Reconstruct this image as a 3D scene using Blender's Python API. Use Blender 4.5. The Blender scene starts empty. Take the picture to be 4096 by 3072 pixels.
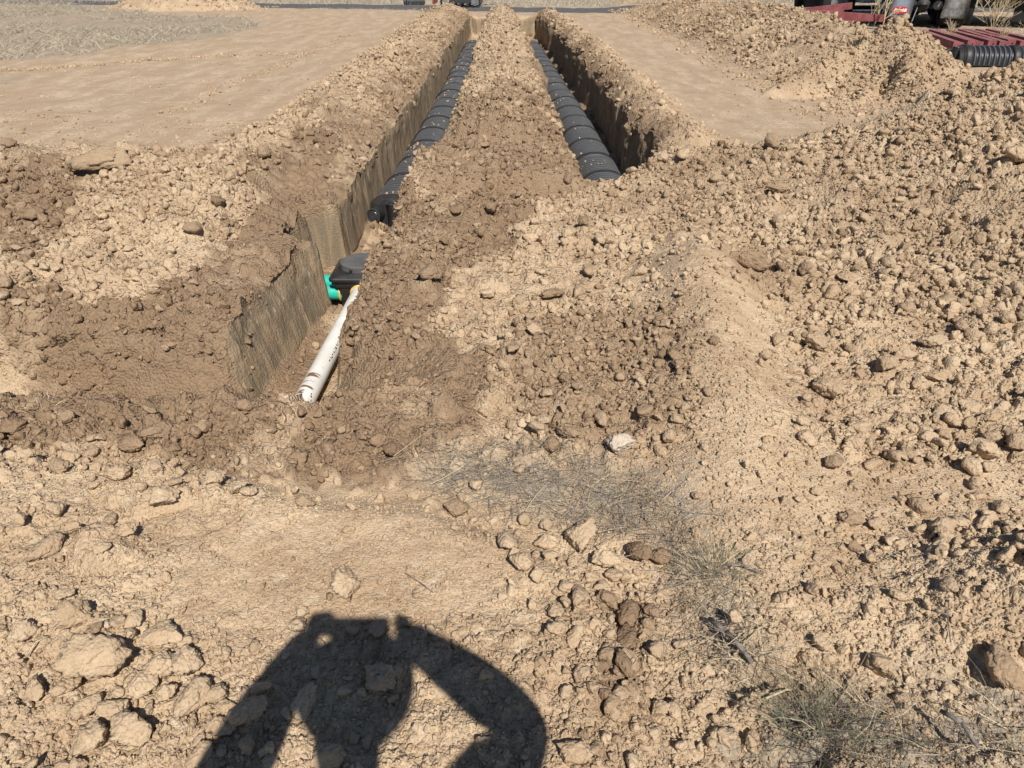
import bpy, bmesh, math, random
import numpy as np
from mathutils import Vector, Matrix, Euler

rng = np.random.default_rng(11)
rnd = random.Random(5)
scene = bpy.context.scene
col = scene.collection

# ------------------------------------------------------------------ camera, sky, sun, exposure
TH = math.radians(30.0); FPX = 2957.0; CAMH = 1.70
cam_d = bpy.data.cameras.new('camera'); cam = bpy.data.objects.new('camera', cam_d); col.objects.link(cam)
cam.location = (0, 0, CAMH); cam.rotation_euler = (math.pi/2 - TH, 0, 0)
cam_d.sensor_width = 36.0; cam_d.lens = 36.0*FPX/4096.0
cam_d.clip_start = 0.02; cam_d.clip_end = 3000
scene.camera = cam

SUN = Vector((-0.202, 0.703, -0.782)).normalized()          # direction the light travels
world = bpy.data.worlds.new('World'); scene.world = world; world.use_nodes = True
wn = world.node_tree.nodes; wl = world.node_tree.links
sky = wn.new('ShaderNodeTexSky'); sky.sky_type = 'NISHITA'; sky.sun_disc = False
sky.sun_elevation = math.asin(-SUN.z)
sky.sun_rotation = math.atan2(-SUN.x, -SUN.y)
sky.altitude = 1500; sky.air_density = 1.0; sky.dust_density = 0.6
bg = wn['Background']; bg.inputs['Strength'].default_value = 0.068
wl.new(sky.outputs[0], bg.inputs[0])
sl = bpy.data.lights.new('sun', 'SUN'); sl.energy = 5.0; sl.angle = math.radians(0.53); sl.color = (1.0, 0.95, 0.87)
so = bpy.data.objects.new('sun', sl); col.objects.link(so); so.location = (5, -10, 20)
so.rotation_euler = SUN.to_track_quat('-Z', 'Y').to_euler()
vs = scene.view_settings; vs.view_transform = 'Standard'; vs.look = 'None'; vs.exposure = 0.20; vs.gamma = 1.0
scene.render.engine = 'CYCLES'
scene.cycles.max_bounces = 5; scene.cycles.diffuse_bounces = 3; scene.cycles.glossy_bounces = 2

# ------------------------------------------------------------------ helpers: noise
def hsh(ix, iy, s, iz=0):
    a = (np.asarray(ix).astype(np.int64)*374761393 + np.asarray(iy).astype(np.int64)*668265263
         + np.asarray(iz).astype(np.int64)*1440670441 + s*974711) & 0xFFFFFFFF
    a = ((a ^ (a >> 13))*1274126177) & 0xFFFFFFFF
    a = ((a ^ (a >> 15))*2246822519) & 0xFFFFFFFF
    a = a ^ (a >> 16)
    return a.astype(np.float64)/4294967295.0

def vn(x, y, s=0):
    ix = np.floor(x); iy = np.floor(y); fx = x-ix; fy = y-iy
    fx = fx*fx*(3-2*fx); fy = fy*fy*(3-2*fy)
    a = hsh(ix, iy, s); b = hsh(ix+1, iy, s); c = hsh(ix, iy+1, s); d = hsh(ix+1, iy+1, s)
    return (a*(1-fx)+b*fx)*(1-fy) + (c*(1-fx)+d*fx)*fy - 0.5

def vn3(x, y, z, s=0):
    iz = np.floor(z); fz = z-iz; fz = fz*fz*(3-2*fz)
    ix = np.floor(x); iy = np.floor(y); fx = x-ix; fy = y-iy
    fx = fx*fx*(3-2*fx); fy = fy*fy*(3-2*fy)
    r = 0
    for dz, w in ((0, 1-fz), (1, fz)):
        a = hsh(ix, iy, s, iz+dz); b = hsh(ix+1, iy, s, iz+dz); c = hsh(ix, iy+1, s, iz+dz); d = hsh(ix+1, iy+1, s, iz+dz)
        r = r + w*((a*(1-fx)+b*fx)*(1-fy) + (c*(1-fx)+d*fx)*fy)
    return r - 0.5

def fbm(x, y, s, f, o, g=0.5, lac=2.03):
    r = 0; a = 1.0
    for i in range(o):
        r = r + a*vn(x*f+17.3*i, y*f-9.1*i, s+i); a *= g; f *= lac
    return r

def fbm3(x, y, z, s, f, o, g=0.5):
    r = 0; a = 1.0
    for i in range(o):
        r = r + a*vn3(x*f+17.3*i, y*f-9.1*i, z*f+4.7*i, s+i); a *= g; f *= 2.03
    return r

def stones(x, y, cell, s, keep=0.8, rmin=.25, rvar=.35):
    """relief of half-buried clods, one per cell at most"""
    wx = x + cell*.35*vn(x/cell*2.1, y/cell*2.1, s+50); wy = y + cell*.35*vn(x/cell*2.1+9, y/cell*2.1, s+51)
    ix = np.floor(wx/cell); iy = np.floor(wy/cell); h = np.zeros_like(x)
    for dx in (-1, 0, 1):
        for dy in (-1, 0, 1):
            jx = ix+dx; jy = iy+dy
            k = hsh(jx, jy, s)
            cx = (jx+.2+.6*hsh(jx, jy, s+1))*cell; cy = (jy+.2+.6*hsh(jx, jy, s+2))*cell
            r = cell*(rmin+rvar*hsh(jx, jy, s+3)**2)
            e = .7+.6*hsh(jx, jy, s+4)
            d2 = ((wx-cx)*e)**2+((wy-cy)/e)**2
            q = np.sqrt(np.maximum(r*r-d2, 0))
            q = np.minimum(q, r*(.45+.4*hsh(jx, jy, s+5)))*(k < keep)
            h = np.maximum(h, q)
    return h

def sst(a, b, x):
    t = np.clip((x-a)/(b-a), 0, 1); return t*t*(3-2*t)

def ip(x, xs, ys): return np.interp(x, xs, ys)

# ------------------------------------------------------------------ the lie of the land
def xLl(y):   # left trench, left wall
    return ip(y, [0, 3.5, 4.3, 5.02, 5.07, 5.76, 5.80, 9, 14, 28], [-1.53, -1.53, -1.46, -1.38, -1.66, -1.66, -1.43, -1.44, -1.42, -1.42]) + .035*vn(y*1.7, y*0+3.3, 71) + .03*vn(y*6.1, y*0+1.3, 72)
def xLr(y):   # left trench, right wall
    return ip(y, [0, 3.4, 4.2, 5.2, 6.4, 7.2, 8.2, 28], [-.98, -.98, -.93, -.90, -.93, -.92, -.74, -.84]) + .07*vn(y*1.9, y*0+7.7, 73) + .05*vn(y*7.0, y*0+2.2, 74)
def xRl(y):
    return ip(y, [0, 7, 14, 20, 28], [.60, .60, .53, .34, .12]) + .08*vn(y*1.5, y*0+5.1, 75) + .04*vn(y*6.0, y*0+8.2, 76)
def xRr(y):
    return ip(y, [0, 7, 13, 20, 28], [1.42, 1.42, 1.38, 1.20, .90]) + .20*vn(y*.9, y*0+6.1, 77) + .10*vn(y*3.0, y*0+4.2, 78)

YFAR = 27.3
def gauss(d, s): return np.exp(-.5*(d/s)**2)

def heaps(x, y):
    """relief of piled soil above the original ground, each pile alone"""
    H = {}
    # right foreground heap
    yc = ip(x, [.4, 1.4, 2.0, 2.8, 3.4, 3.84, 5.0, 7.5, 9], [5.6, 6.55, 6.55, 6.4, 6.2, 6.0, 5.7, 5.4, 5.2])
    zc = ip(x, [.1, .6, 1.4, 2.0, 2.8, 3.4, 3.84, 5.0, 7.0, 9], [0, .06, .20, .27, .42, .74, .98, 1.25, 1.1, 0])
    y0 = ip(x, [.2, 1.2, 2.5, 5], [4.4, 2.7, 2.3, 1.4])
    t = np.clip((yc-y)/np.maximum(yc-y0, .2), 0, 1)
    near = (1-t)**1.25
    far = np.clip(1-(y-yc)/(zc*1.35+.22), 0, 1)
    far = far*far*(3-2*far)
    H['near'] = zc*np.where(y < yc, near, far)
    # smooth tongue of fines
    cx = ip(y, [1.4, 1.75, 2.26, 3.0, 4.2, 4.8], [.80, .80, .86, .95, 1.08, 1.2])
    H['tongue'] = ip(y, [1.3, 1.8, 2.3, 3.0, 4.0, 4.9], [.0, .06, .11, .17, .25, 0])*gauss(x-cx, .20)
    # mound at bottom right
    H['low'] = .24*np.exp(-(((x-1.75)/.52)**2+((y-1.52)/.30)**2)**1.3)
    # foreground fill at bottom left
    edge = ip(x, [-4, -2.0, -1.2, -.35, 0, .28, .38, .5], [2.3, 2.22, 2.15, 2.02, 1.92, 1.62, 1.1, .6]) + .16*fbm(x, y, 31, 2.2, 3)
    H['fill'] = .07*sst(-.10, .10, edge-y)*sst(.55, .15, x)
    # pile left of the trench
    H['left'] = (.26+.05*vn(x*.8, y*.8, 5))*np.exp(-np.abs((y-(6.0+.25*np.sin(x*1.1)))/1.05)**2.4)*sst(-1.75, -2.3, x)*sst(-11, -7, x)
    # spoil along the left lip
    H['lipl'] = .24*np.exp(-np.abs((x+2.15+.12*vn(y*.7, x*0, 6))/.62)**2.6)*sst(6.3, 7.6, y)*sst(29.2, 27.5, y)*(1+.5*vn(y*.9, x*0+2, 8))
    # berm between the trenches
    bc = (xLr(y)+xRl(y))*.5; bw = np.maximum((xRl(y)-xLr(y))*.5, .2)
    H['berm'] = .30*np.clip(1-((x-bc)/(bw*1.05))**2, 0, 1)*sst(7.25, 7.8, y)*sst(28.4, 27.4, y)*(1+.45*vn(y*.8, x*0+4, 9))
    H['block'] = .15*sst(5.97, 6.10, y+.10*vn(x*5, y*5, 14))*sst(7.6, 7.2, y)*np.clip(1-(np.abs(x-bc)/(bw*1.3))**4, 0, 1)
    H['bank'] = .07*np.exp(-(((x+1.15)/.5)**2+((y-2.72)/.16)**2)) + .04*np.exp(-(((x+.62)/.34)**2+((y-4.7)/1.25)**2)**1.5)
    # right lip
    H['lipr'] = .15*np.exp(-np.abs((x-xRr(y)-.28)/.36)**2.2)*sst(7.0, 8.2, y)*sst(29.0, 27.3, y)*(1+.5*vn(y*1.1, x*0+5, 10))
    # long ridge beside the lane and the pointed mound at its near end
    rc = ip(y, [9, 12, 20, 29, 31], [6.0, 5.8, 5.75, 5.05, 5.0]); rz = ip(y, [9.2, 11.0, 12.4, 14, 16, 20, 27, 30.5], [0, .16, .34, .66, .74, .72, .56, .1])
    d = np.abs(x-rc)/ip(y, [9, 20, 30], [1.75, 1.75, 1.3])
    H['ridge'] = rz*(1+.35*vn(x*.9, y*.9, 12)+.18*vn(x*2.4, y*2.4, 13))*np.clip(1-d, 0, 1)**.85*np.where(d < 1, 1, 0)
    r = np.sqrt(((x-5.35)/1.32)**2+((y-11.4)/1.25)**2)
    ang = np.arctan2(y-11.4, x-5.35)
    H['mound'] = .97*np.clip(1-r*(1+.16*np.sin(ang*5+1)+.14*np.sin(ang*9)*np.clip(r*2, 0, 1)), 0, 1)**.95
    def gully(ax, ay, bx, by, w, dep):
        ex, ey = bx-ax, by-ay; t = np.clip(((x-ax)*ex+(y-ay)*ey)/(ex*ex+ey*ey), 0, 1)
        dd = np.hypot(x-ax-t*ex, y-ay-t*ey); return dep*np.exp(-(dd/w)**2)*np.sin(np.pi*np.clip(t*.85+.12, 0, 1))
    gl = gully(5.20, 11.15, 4.45, 10.55, .13, .30)+gully(5.28, 11.0, 4.75, 10.35, .11, .26)+gully(5.05, 11.35, 4.35, 11.0, .12, .22)
    H['mound'] = np.where(H['mound'] > 0, np.maximum(H['mound']-gl, H['mound']*.25), 0)
    r = np.sqrt(((x+12.3)/2.9)**2+((y-31.3)/1.35)**2)
    H['farleft'] = 1.0*np.clip(1-r, 0, 1)**.9
    return H

def trench(x, y):
    """signed distances into the dug parts (positive inside)"""
    dd = x-xLl(y); k_ = sst(5.2, 4.9, y); dd = np.where(dd < .06, (dd-.06)*(1-.52*k_)+.06, dd)
    dl = np.minimum(np.minimum(dd, xLr(y)-x), np.minimum(y-3.0, YFAR-y))
    ex = fbm(x, y, 61, 2.3, 3)*.10
    # cross trench to the left, and its run-out to the right of the white pipe
    dc = np.minimum(np.minimum(y-(2.93+.7*ex), 3.66+ex*.8-y), -.86-x)
    dc2 = np.minimum(np.minimum(y-(2.95+.7*ex), 3.42+.6*ex-.25*(x+.9)-y), np.minimum(-.22-x, x+1.3))
    dr = np.minimum(np.minimum(x-xRl(y), xRr(y)-x), np.minimum(y-(6.25+1.25*np.clip(x-.6, 0, 1)+.5*ex), YFAR+.2-y))
    return dl, dc, dc2, dr

PROF_D = [-.30, -.14, -.05, 0, .05, .10, .22]
PROF_F = [0, .025, .06, .13, .91, .97, 1]

def base(x, y, want=False):
    Hs = heaps(x, y)
    g = .030*fbm(x, y, 21, .45, 3) + .012*fbm(x, y, 24, 2.2, 2)
    z = g + Hs['lipl'] + Hs['left']*(1-sst(.0, .12, Hs['lipl'])*.5) + np.maximum(Hs['berm'], Hs['block']) + Hs['lipr'] + Hs['bank'] + Hs['low'] + Hs['fill'] + Hs['farleft']
    z = z + np.maximum(np.maximum(Hs['ridge'], Hs['mound']), Hs['near']+Hs['tongue'])
    dl, dc, dc2, dr = trench(x, y)
    fl = np.interp(dl, PROF_D, PROF_F); fr = np.interp(dr, PROF_D, PROF_F)
    fc = np.interp(dc, [-.30, -.12, -.03, .05, .16, .34], [0, .05, .16, .55, .93, 1])
    f2 = np.interp(dc2, [-.20, -.05, .05, .25], [0, .12, .6, 1])
    zl = ip(y, [2.9, 5, 7, 28], [-.56, -.57, -.60, -.62]) + .04*fbm(x, y, 41, 3.0, 3)
    zl = zl + .10*sst(.20, .02, np.minimum(x-xLl(y), np.abs(xLr(y)-x)))*(vn(y*2.2, x*0, 43)+.35)*sst(5.6, 6.4, y)
    zr = -.66 + .04*fbm(x, y, 42, 3.0, 3) + .10*sst(.2, .02, np.minimum(x-xRl(y), xRr(y)-x))*(vn(y*2.0, x*0, 44)+.3)
    zc = -.50 + .04*fbm(x, y, 45, 2.0, 3)
    z2 = -.30*sst(-.25, -.95, x)
    z = z*(1-fl) + zl*fl
    z = z*(1-fr) + zr*fr
    zz = z*(1-fc) + zc*fc; z = np.minimum(z, zz)
    zz = z*(1-f2) + z2*f2; z = np.minimum(z, zz)
    # railing-smooth step of the ground in front of the berm block
    if want:
        return z, Hs, fl, fr, np.maximum(fc, f2)
    return z

# ------------------------------------------------------------------ pixel -> place on the land
def ray(px, py):
    u = (px-2048)/FPX; v = (1536-py)/FPX
    return np.array([u, math.cos(TH)+v*math.sin(TH), -math.sin(TH)+v*math.cos(TH)])
_T = np.concatenate([np.linspace(1.2, 9, 900), np.linspace(9.02, 36, 1200)])
def hit(px, py):
    d = ray(px, py); X = d[0]*_T; Y = d[1]*_T; Z = CAMH+d[2]*_T
    b = Z-base(X, Y); k = np.argmax(b < 0)
    if b[k] >= 0: k = len(_T)-1
    k = max(k, 1); a = b[k-1]/(b[k-1]-b[k]+1e-9); t = _T[k-1]+(_T[k]-_T[k-1])*a
    return np.array([d[0]*t, d[1]*t, CAMH+d[2]*t]), t
def at_z(px, py, z):
    d = ray(px, py); t = (z-CAMH)/d[2]; return Vector((d[0]*t, d[1]*t, z))

def poly(pts): return np.array([hit(*p)[0][:2] for p in pts])
def sdf(P, x, y):
    """signed distance to a polygon, positive inside"""
    d = np.full(x.shape, 1e9); ins = np.zeros(x.shape, bool); n = len(P)
    for i in range(n):
        ax, ay = P[i]; bx, by = P[(i+1) % n]; ex = bx-ax; ey = by-ay
        t = np.clip(((x-ax)*ex+(y-ay)*ey)/(ex*ex+ey*ey+1e-12), 0, 1)
        d = np.minimum(d, np.hypot(x-ax-t*ex, y-ay-t*ey))
        c = ((ay > y) != (by > y)) & (x < (bx-ax)*(y-ay)/(by-ay+1e-12)+ax)
        ins ^= c
    return np.where(ins, d, -d)

MOIST = [([(0, 1200), (500, 1190), (760, 1130), (900, 980), (1000, 900), (1010, 720), (1150, 560), (1330, 500), (1400, 700), (1420, 1000), (1300, 1500), (1100, 1760), (1150, 1930), (750, 1880), (400, 1800), (0, 1830)], .85),
         ([(-60, 600), (230, 640), (360, 780), (260, 980), (120, 1040), (-60, 1060)], .8),
         ([(1470, 940), (1560, 850), (1700, 790), (1990, 800), (2080, 880), (2010, 1010), (1830, 1130), (1760, 1290), (1900, 1420), (1980, 1560), (1950, 1740), (1700, 1830), (1650, 1960), (1250, 1960), (1080, 1880), (1200, 1640), (1350, 1560)], .85),
         ([(1640, 630), (2330, 640), (2350, 780), (2000, 830), (1650, 790)], .75),
         ([(2000, 1300), (2300, 1250), (2600, 1230), (2850, 1350), (2750, 1650), (2500, 1800), (2150, 1800), (2000, 1600)], .55),
         ([(2540, 2150), (2760, 2170), (2740, 2330), (2560, 2320)], .95),
         ([(2440, 2380), (2620, 2380), (2600, 2830), (2430, 2800)], .75),
         ([(1750, 1960), (2050, 2020), (1980, 2060), (1740, 2050)], .75),
         ([(2900, 1030), (3250, 1040), (3250, 1120), (2950, 1110)], .5),
         ([(2650, 880), (2950, 840), (3100, 960), (2900, 1010)], .25),
         ([(2400, 2750), (3200, 2600), (3150, 3100), (2300, 3100)], .30)]
LITTER = [([(1560, 1880), (1750, 1810), (2050, 1790), (2350, 1850), (2640, 1900), (2740, 2060), (2700, 2200), (2300, 2100), (2020, 2040), (1760, 1960)], 1.0),
          ([(2620, 2180), (2790, 2220), (2960, 2420), (3100, 2720), (2980, 2800), (2800, 2620), (2700, 2420)], .9),
          ([(3120, 2900), (3300, 2760), (3650, 2690), (4200, 2640), (4300, 3150), (3050, 3150)], 1.0),
          ([(-200, -30), (560, 20), (620, 60), (1000, 70), (1060, 100), (800, 160), (500, 180), (330, 220), (-200, 260)], .8),
          ([(3420, 95), (4200, 100), (4300, 200), (3800, 190), (3600, 160)], .6),
          ([(-60, 300), (120, 305), (110, 325), (-60, 330)], .5)]
MOIST = [(poly(p), w) for p, w in MOIST]; LITTER = [(poly(p), w) for p, w in LITTER]

def road_mask(x, y):
    yc = np.where(x < 2.5, 31.2-.258*x, 30.55+.02*x)
    return sst(1.75, 1.45, np.abs(y-yc)+.25*vn(x*1.7, y*1.7, 88))

def zones(x, y, Hs, fl, fr, fc):
    jit = (.20*fbm(x, y, 91, 2.6, 3, .6)+.12*fbm(x, y, 92, 13., 3, .7))*np.clip(y/4, .7, 3)
    m = np.zeros_like(x)
    for P, w in MOIST:
        m = np.maximum(m, w*sst(-.03, .05, sdf(P, x, y)+jit))
    # damp bands at the trench lips, exposed profile on the walls
    j2 = fbm(x, y, 95, 1.6, 4, .6)
    near = sst(.45, .05, x-xRr(y)+.18*j2)*(x > xRr(y)-.3)*sst(6.9, 7.6, y)*sst(28.5, 27, y)
    m = np.maximum(m, .75*near)
    nb = sst(.34, .05, xRl(y)-x+.35*j2)*(x < xRl(y)+.1)*sst(6.9, 7.6, y)*sst(28.5, 27, y)
    m = np.maximum(m, .75*nb)
    nl = sst(.50, .05, xLl(y)-x+.45*j2)*(x < xLl(y)+.1)*sst(5.4, 6.2, y)*sst(28.5, 27, y)
    m = np.maximum(m, .65*nl)
    m = m*(1-.40*sst(.14, .34, fbm(x, y, 98, 2.1, 4, .65)))
    # patches of darker crumbs in the piles
    m = np.maximum(m, .50*sst(.18, .42, fbm(x, y, 97, .9, 4, .6))*sst(.03, .10, Hs['near']+Hs['lipl']+Hs['berm']+Hs['left']+Hs['ridge']))
    m = np.maximum(m, (.20+.25*fbm(x, y, 99, 1.4, 3))*sst(.03, .12, Hs['near']+Hs['ridge']+Hs['mound']))
    l = np.zeros_like(x)
    for P, w in LITTER:
        l = np.maximum(l, w*sst(-.12, .15, sdf(P, x, y)+jit*1.2))
    fieldm = sst(32.2, 33.6, y+.258*np.minimum(x, 2.5)-.3*j2)
    rd = road_mask(x, y)
    return m, l, fieldm*(1-rd), rd

def rough(x, y, Hs, fl, fr, fc, rd):
    """0..1 how cloddy the surface is"""
    p = Hs['near']*6+Hs['lipl']*7+Hs['berm']*6+Hs['left']*7+Hs['ridge']*5+Hs['mound']*5+Hs['farleft']*5+Hs['lipr']*7+Hs['low']*5+Hs['fill']*7+Hs['block']*3.2+Hs['bank']*8
    c = np.clip(p, 0, 1)
    c = np.maximum(c, .55*sst(6.6, 5.2, y)*sst(2.3, 1.6, y-0*x) + .75*sst(6.3, 5.9, y)*sst(2.2, 2.4, y))
    sm = np.clip(Hs['tongue']*7, 0, .75)
    c = c*(1-sm)
    # walked-down fines in the foreground fill
    sp = sst(.0, .5, gauss(np.hypot((x+.45)/.62, (y-1.72)/.30), 1)-.35+.25*fbm(x, y, 37, 2.5, 3))
    c = c*(1-.75*sp*(y < 2.3))
    return np.clip(c*(1-rd), .06, 1)

def surface(x, y):
    z, Hs, fl, fr, fc = base(x, y, True)
    m, l, fld, rd = zones(x, y, Hs, fl, fr, fc)
    c = rough(x, y, Hs, fl, fr, fc, rd)
    ins = np.maximum(np.maximum(fl, fr), fc)
    top = 1-sst(.25, .8, ins)*.7
    v = sst(-.2, .25, fbm(x, y, 111, 1.1, 3))
    far = np.clip(y/9, .55, 2.6)
    dz = c*top*(1.15*stones(x, y, .19, 201, .40+0*x, .20, .38)*(.35+.65*v) + 1.0*stones(x, y, .085, 211, .55, .25, .35) + 1.0*stones(x, y, .045, 221, .75)*(y < 14) + .9*stones(x, y, .024, 231, .8)*(y < 5))
    dz = dz*(1+.35*(far-1)*(y > 6))
    dz = dz + (.018+.032*c)*fbm(x, y, 121, 3.2, 5, .6)*top*.9
    dz = dz + (.002+.006*c)*fbm(x, y, 131, 22., 3, .6)
    # wheel-rolled grooves on the graded ground
    flat = (1-np.clip(c*2, 0, 1))*(1-fld)*(1-ins)
    dz = dz + flat*.010*vn(x*6.5+y*.35, y*.25, 141) + flat*.006*vn(x*.8, y*5.0, 143)
    # clay crust in the damp parts: broken plates
    lump = np.abs(vn(x*6+1.6*vn(x*4, y*4, 152), y*6+1.6*vn(x*4, y*4, 153), 151))*2
    lump2 = np.abs(vn(x*15+1.6*vn(x*9, y*9, 155), y*15, 154))*2
    dz = dz + m*top*(1-fl)*(1-fr)*(.030*(np.minimum(lump, .45)-.25)+.008*(np.minimum(lump2, .4)-.2)+1.0*stones(x, y, .13, 241, .55)+1.0*stones(x, y, .06, 251, .6)*(y < 9))
    return z+dz, Hs, fl, fr, fc, m, l, fld, rd, c

# ------------------------------------------------------------------ grid of the land
def s_row(y): return .0045+.0034*y
ys = [-600, -60, -12, -5, -3, -2, -1.4, -1, -.6, -.2, .1, .35, .55, .72, .84]
y = .90
CL = [(2.95, .10, 1.5), (3.66, .12, 2.5), (5.05, .04, 3), (5.78, .04, 3), (6.03, .10, 2.0), (27.35, .25, 6)]
while y < 39:
    ys.append(y)
    k = 1.0
    for c0, w, a in CL: k += a*math.exp(-((y-c0)/w)**2)
    y += s_row(y)/k
ys += [39.4, 40, 41, 43, 46, 50, 56, 65, 80, 110, 160, 260, 600]
ys = np.array(ys); NR = len(ys)
def Wv(y): return np.where(y < 1, 1.75, np.minimum(.62*y+1.12, 27.0))
seg = [150, 45, 40, 34, 38, 96, 36, 36, 40, 45, 200]
def breaks(y):
    W = Wv(y)
    a = xLl(y); b = xLr(y); c = xRl(y); d = xRr(y)
    kk = sst(5.2, 4.9, y)
    B = [-W, a-.45-.2*kk, a-.03-.06*kk, a+.07, b-.07, b+.03, c-.03, c+.07, d-.07, d+.03, d+.5, W]
    tot = np.cumsum([0]+seg)/sum(seg)
    E = [-W+2*W*t for t in tot]
    k = sst(1.9, 3.0, y)
    return [e*(1-k)+q*k for e, q in zip(E, B)]
B = breaks(ys)
cols = [np.full(NR, -600.), np.full(NR, -90.), B[0]-14, B[0]-5, B[0]-1.6, B[0]-.5]
for i, n in enumerate(seg):
    for k in range(n): cols.append(B[i]+(B[i+1]-B[i])*k/n)
cols += [B[-1], B[-1]+.5, B[-1]+1.6, B[-1]+5, B[-1]+14, np.full(NR, 90.), np.full(NR, 600.)]
GX = np.stack(cols, 1); NC = GX.shape[1]
GY = np.repeat(ys[:, None], NC, 1)
X = GX.ravel(); Y = GY.ravel()
Z, Hs, FL, FR, FC, MO, LI, FI, RD, CR = surface(X, Y)
# walls: push the steep faces in and out
sl_ = np.abs(np.gradient(Z.reshape(NR, NC), axis=1)/np.maximum(np.gradient(GX, axis=1), 1e-4)).ravel()
slr = np.abs(np.gradient(Z.reshape(NR, NC), axis=0)/np.maximum(np.gradient(GY, axis=0), 1e-4)).ravel()
WALLK = 1-.85*((FC > FL+.02) & (FC > FR))
WALL = sst(1.2, 3.5, np.maximum(sl_, slr*.9))*((FL > .1) | (FR > .1) | (FC > .1))
wx = fbm3(X, Y, Z*.55, 301, 3.0, 5, .6)
rock = np.abs(vn3(X*9, Y*9, Z*9, 311))
crumb = sst(-.42, -.05, Z)
right_ = (np.abs(X-xRr(Y)) < .4)
DX = WALL*(.07*wx*(.25+.75*crumb)*(1+.8*right_) + .05*(rock-.12)*crumb*(1+right_))
X2 = X + DX*np.where(np.abs(X-xLl(Y)) < .4, 1, np.where(np.abs(X-xRr(Y)) < .4, -1, .6))
Y2 = Y + WALL*(slr > sl_)*(.13*wx + .09*(rock-.12))
print('grid', NR, NC, NR*NC)

CO = np.stack([X2, Y2, Z], 1)
idx = np.arange(NR*NC).reshape(NR, NC)
Q = np.stack([idx[:-1, :-1], idx[:-1, 1:], idx[1:, 1:], idx[1:, :-1]], -1).reshape(-1, 4)
def fmean(a): return a[Q].mean(1)
qx, qy = fmean(X), fmean(Y)
cat = np.zeros(len(Q), int)
hm = {k: fmean(v) for k, v in Hs.items()}
cat[hm['lipl'] > .05] = 6
cat[(hm['left'] > .06) & (hm['lipl'] <= .05)] = 5
cat[hm['berm'] > .05] = 7
cat[(hm['near'] > .045) & (qy > 2.0)] = 1
cat[(hm['ridge'] > .05) & (hm['ridge'] >= hm['near'])] = 2
cat[(hm['mound'] > .05) & (hm['mound'] > hm['ridge']) & (hm['mound'] > hm['near'])] = 3
cat[hm['farleft'] > .05] = 4
cat[hm['low'] > .05] = 8
cat[fmean(RD) > .5] = 9
cat[(fmean(FL) > .13) | (fmean(FC) > .2)] = 10
cat[(fmean(FR) > .13) & (qx > 0)] = 11

# ------------------------------------------------------------------ materials
def newmat(name):
    m = bpy.data.materials.new(name); m.use_nodes = True
    return m, m.node_tree.nodes, m.node_tree.links, m.node_tree.nodes['Principled BSDF']
def N(nodes, t, **k):
    n = nodes.new(t)
    for a, b in k.items(): setattr(n, a, b)
    return n
def mix(nd, lk, fac, a, b, bt='MIX'):
    n = nd.new('ShaderNodeMix'); n.data_type = 'RGBA'; n.blend_type = bt
    for s, v in (('Factor', fac), ('A', a), ('B', b)):
        sock = [i for i in n.inputs if i.name == s and (i.type == 'RGBA' if s != 'Factor' else i.type == 'VALUE')][0]
        if hasattr(v, 'is_linked'): lk.new(v, sock)
        else: sock.default_value = v
    return [o for o in n.outputs if o.type == 'RGBA'][0]
def math_(nd, lk, op, a, b=None, c=None, clamp=False):
    n = nd.new('ShaderNodeMath'); n.operation = op; n.use_clamp = clamp
    for i, v in enumerate((a, b, c)):
        if v is None: continue
        if hasattr(v, 'is_linked'): lk.new(v, n.inputs[i])
        else: n.inputs[i].default_value = v
    return n.outputs[0]
def noise(nd, lk, vec, scale, detail=4, rough=.55, dist=0):
    n = nd.new('ShaderNodeTexNoise'); n.inputs['Scale'].default_value = scale; n.inputs['Detail'].default_value = detail
    n.inputs['Roughness'].default_value = rough; n.inputs['Distortion'].default_value = dist
    lk.new(vec, n.inputs['Vector']); return n.outputs[0]
def ramp(nd, lk, fac, a, b):
    n = nd.new('ShaderNodeMapRange'); n.interpolation_type = 'SMOOTHSTEP'
    n.inputs[1].default_value = a; n.inputs[2].default_value = b; lk.new(fac, n.inputs[0]); return n.outputs[0]

DRY = (.54, .410, .272, 1); DRY2 = (.42, .302, .192, 1); PALE = (.67, .55, .400, 1)
WET = (.185, .120, .072, 1); WET2 = (.29, .197, .122, 1)
GRADE = (.43, .295, .190, 1)

def soil_tex(nd, lk, moist, pos):
    """colour of soil for a moist factor 0..1"""
    n1 = noise(nd, lk, pos, 3.1, 5, .6); n2 = noise(nd, lk, pos, 19, 4, .65); n3 = noise(nd, lk, pos, 110, 3, .7)
    d = mix(nd, lk, ramp(nd, lk, n1, .36, .68), DRY2, DRY)
    d = mix(nd, lk, ramp(nd, lk, n2, .52, .80), d, PALE)
    w = mix(nd, lk, ramp(nd, lk, n2, .35, .70), WET, WET2)
    mm = math_(nd, lk, 'ADD', moist, math_(nd, lk, 'MULTIPLY', math_(nd, lk, 'SUBTRACT', n2, .5), .9), clamp=True)
    c = mix(nd, lk, mm, d, w)
    g = math_(nd, lk, 'ADD', math_(nd, lk, 'MULTIPLY', n3, .5), .74)
    gc = nd.new('ShaderNodeCombineColor')
    for i in range(3): lk.new(g, gc.inputs[i])
    return mix(nd, lk, 1.0, c, gc.outputs[0], 'MULTIPLY'), n2, n3

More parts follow.
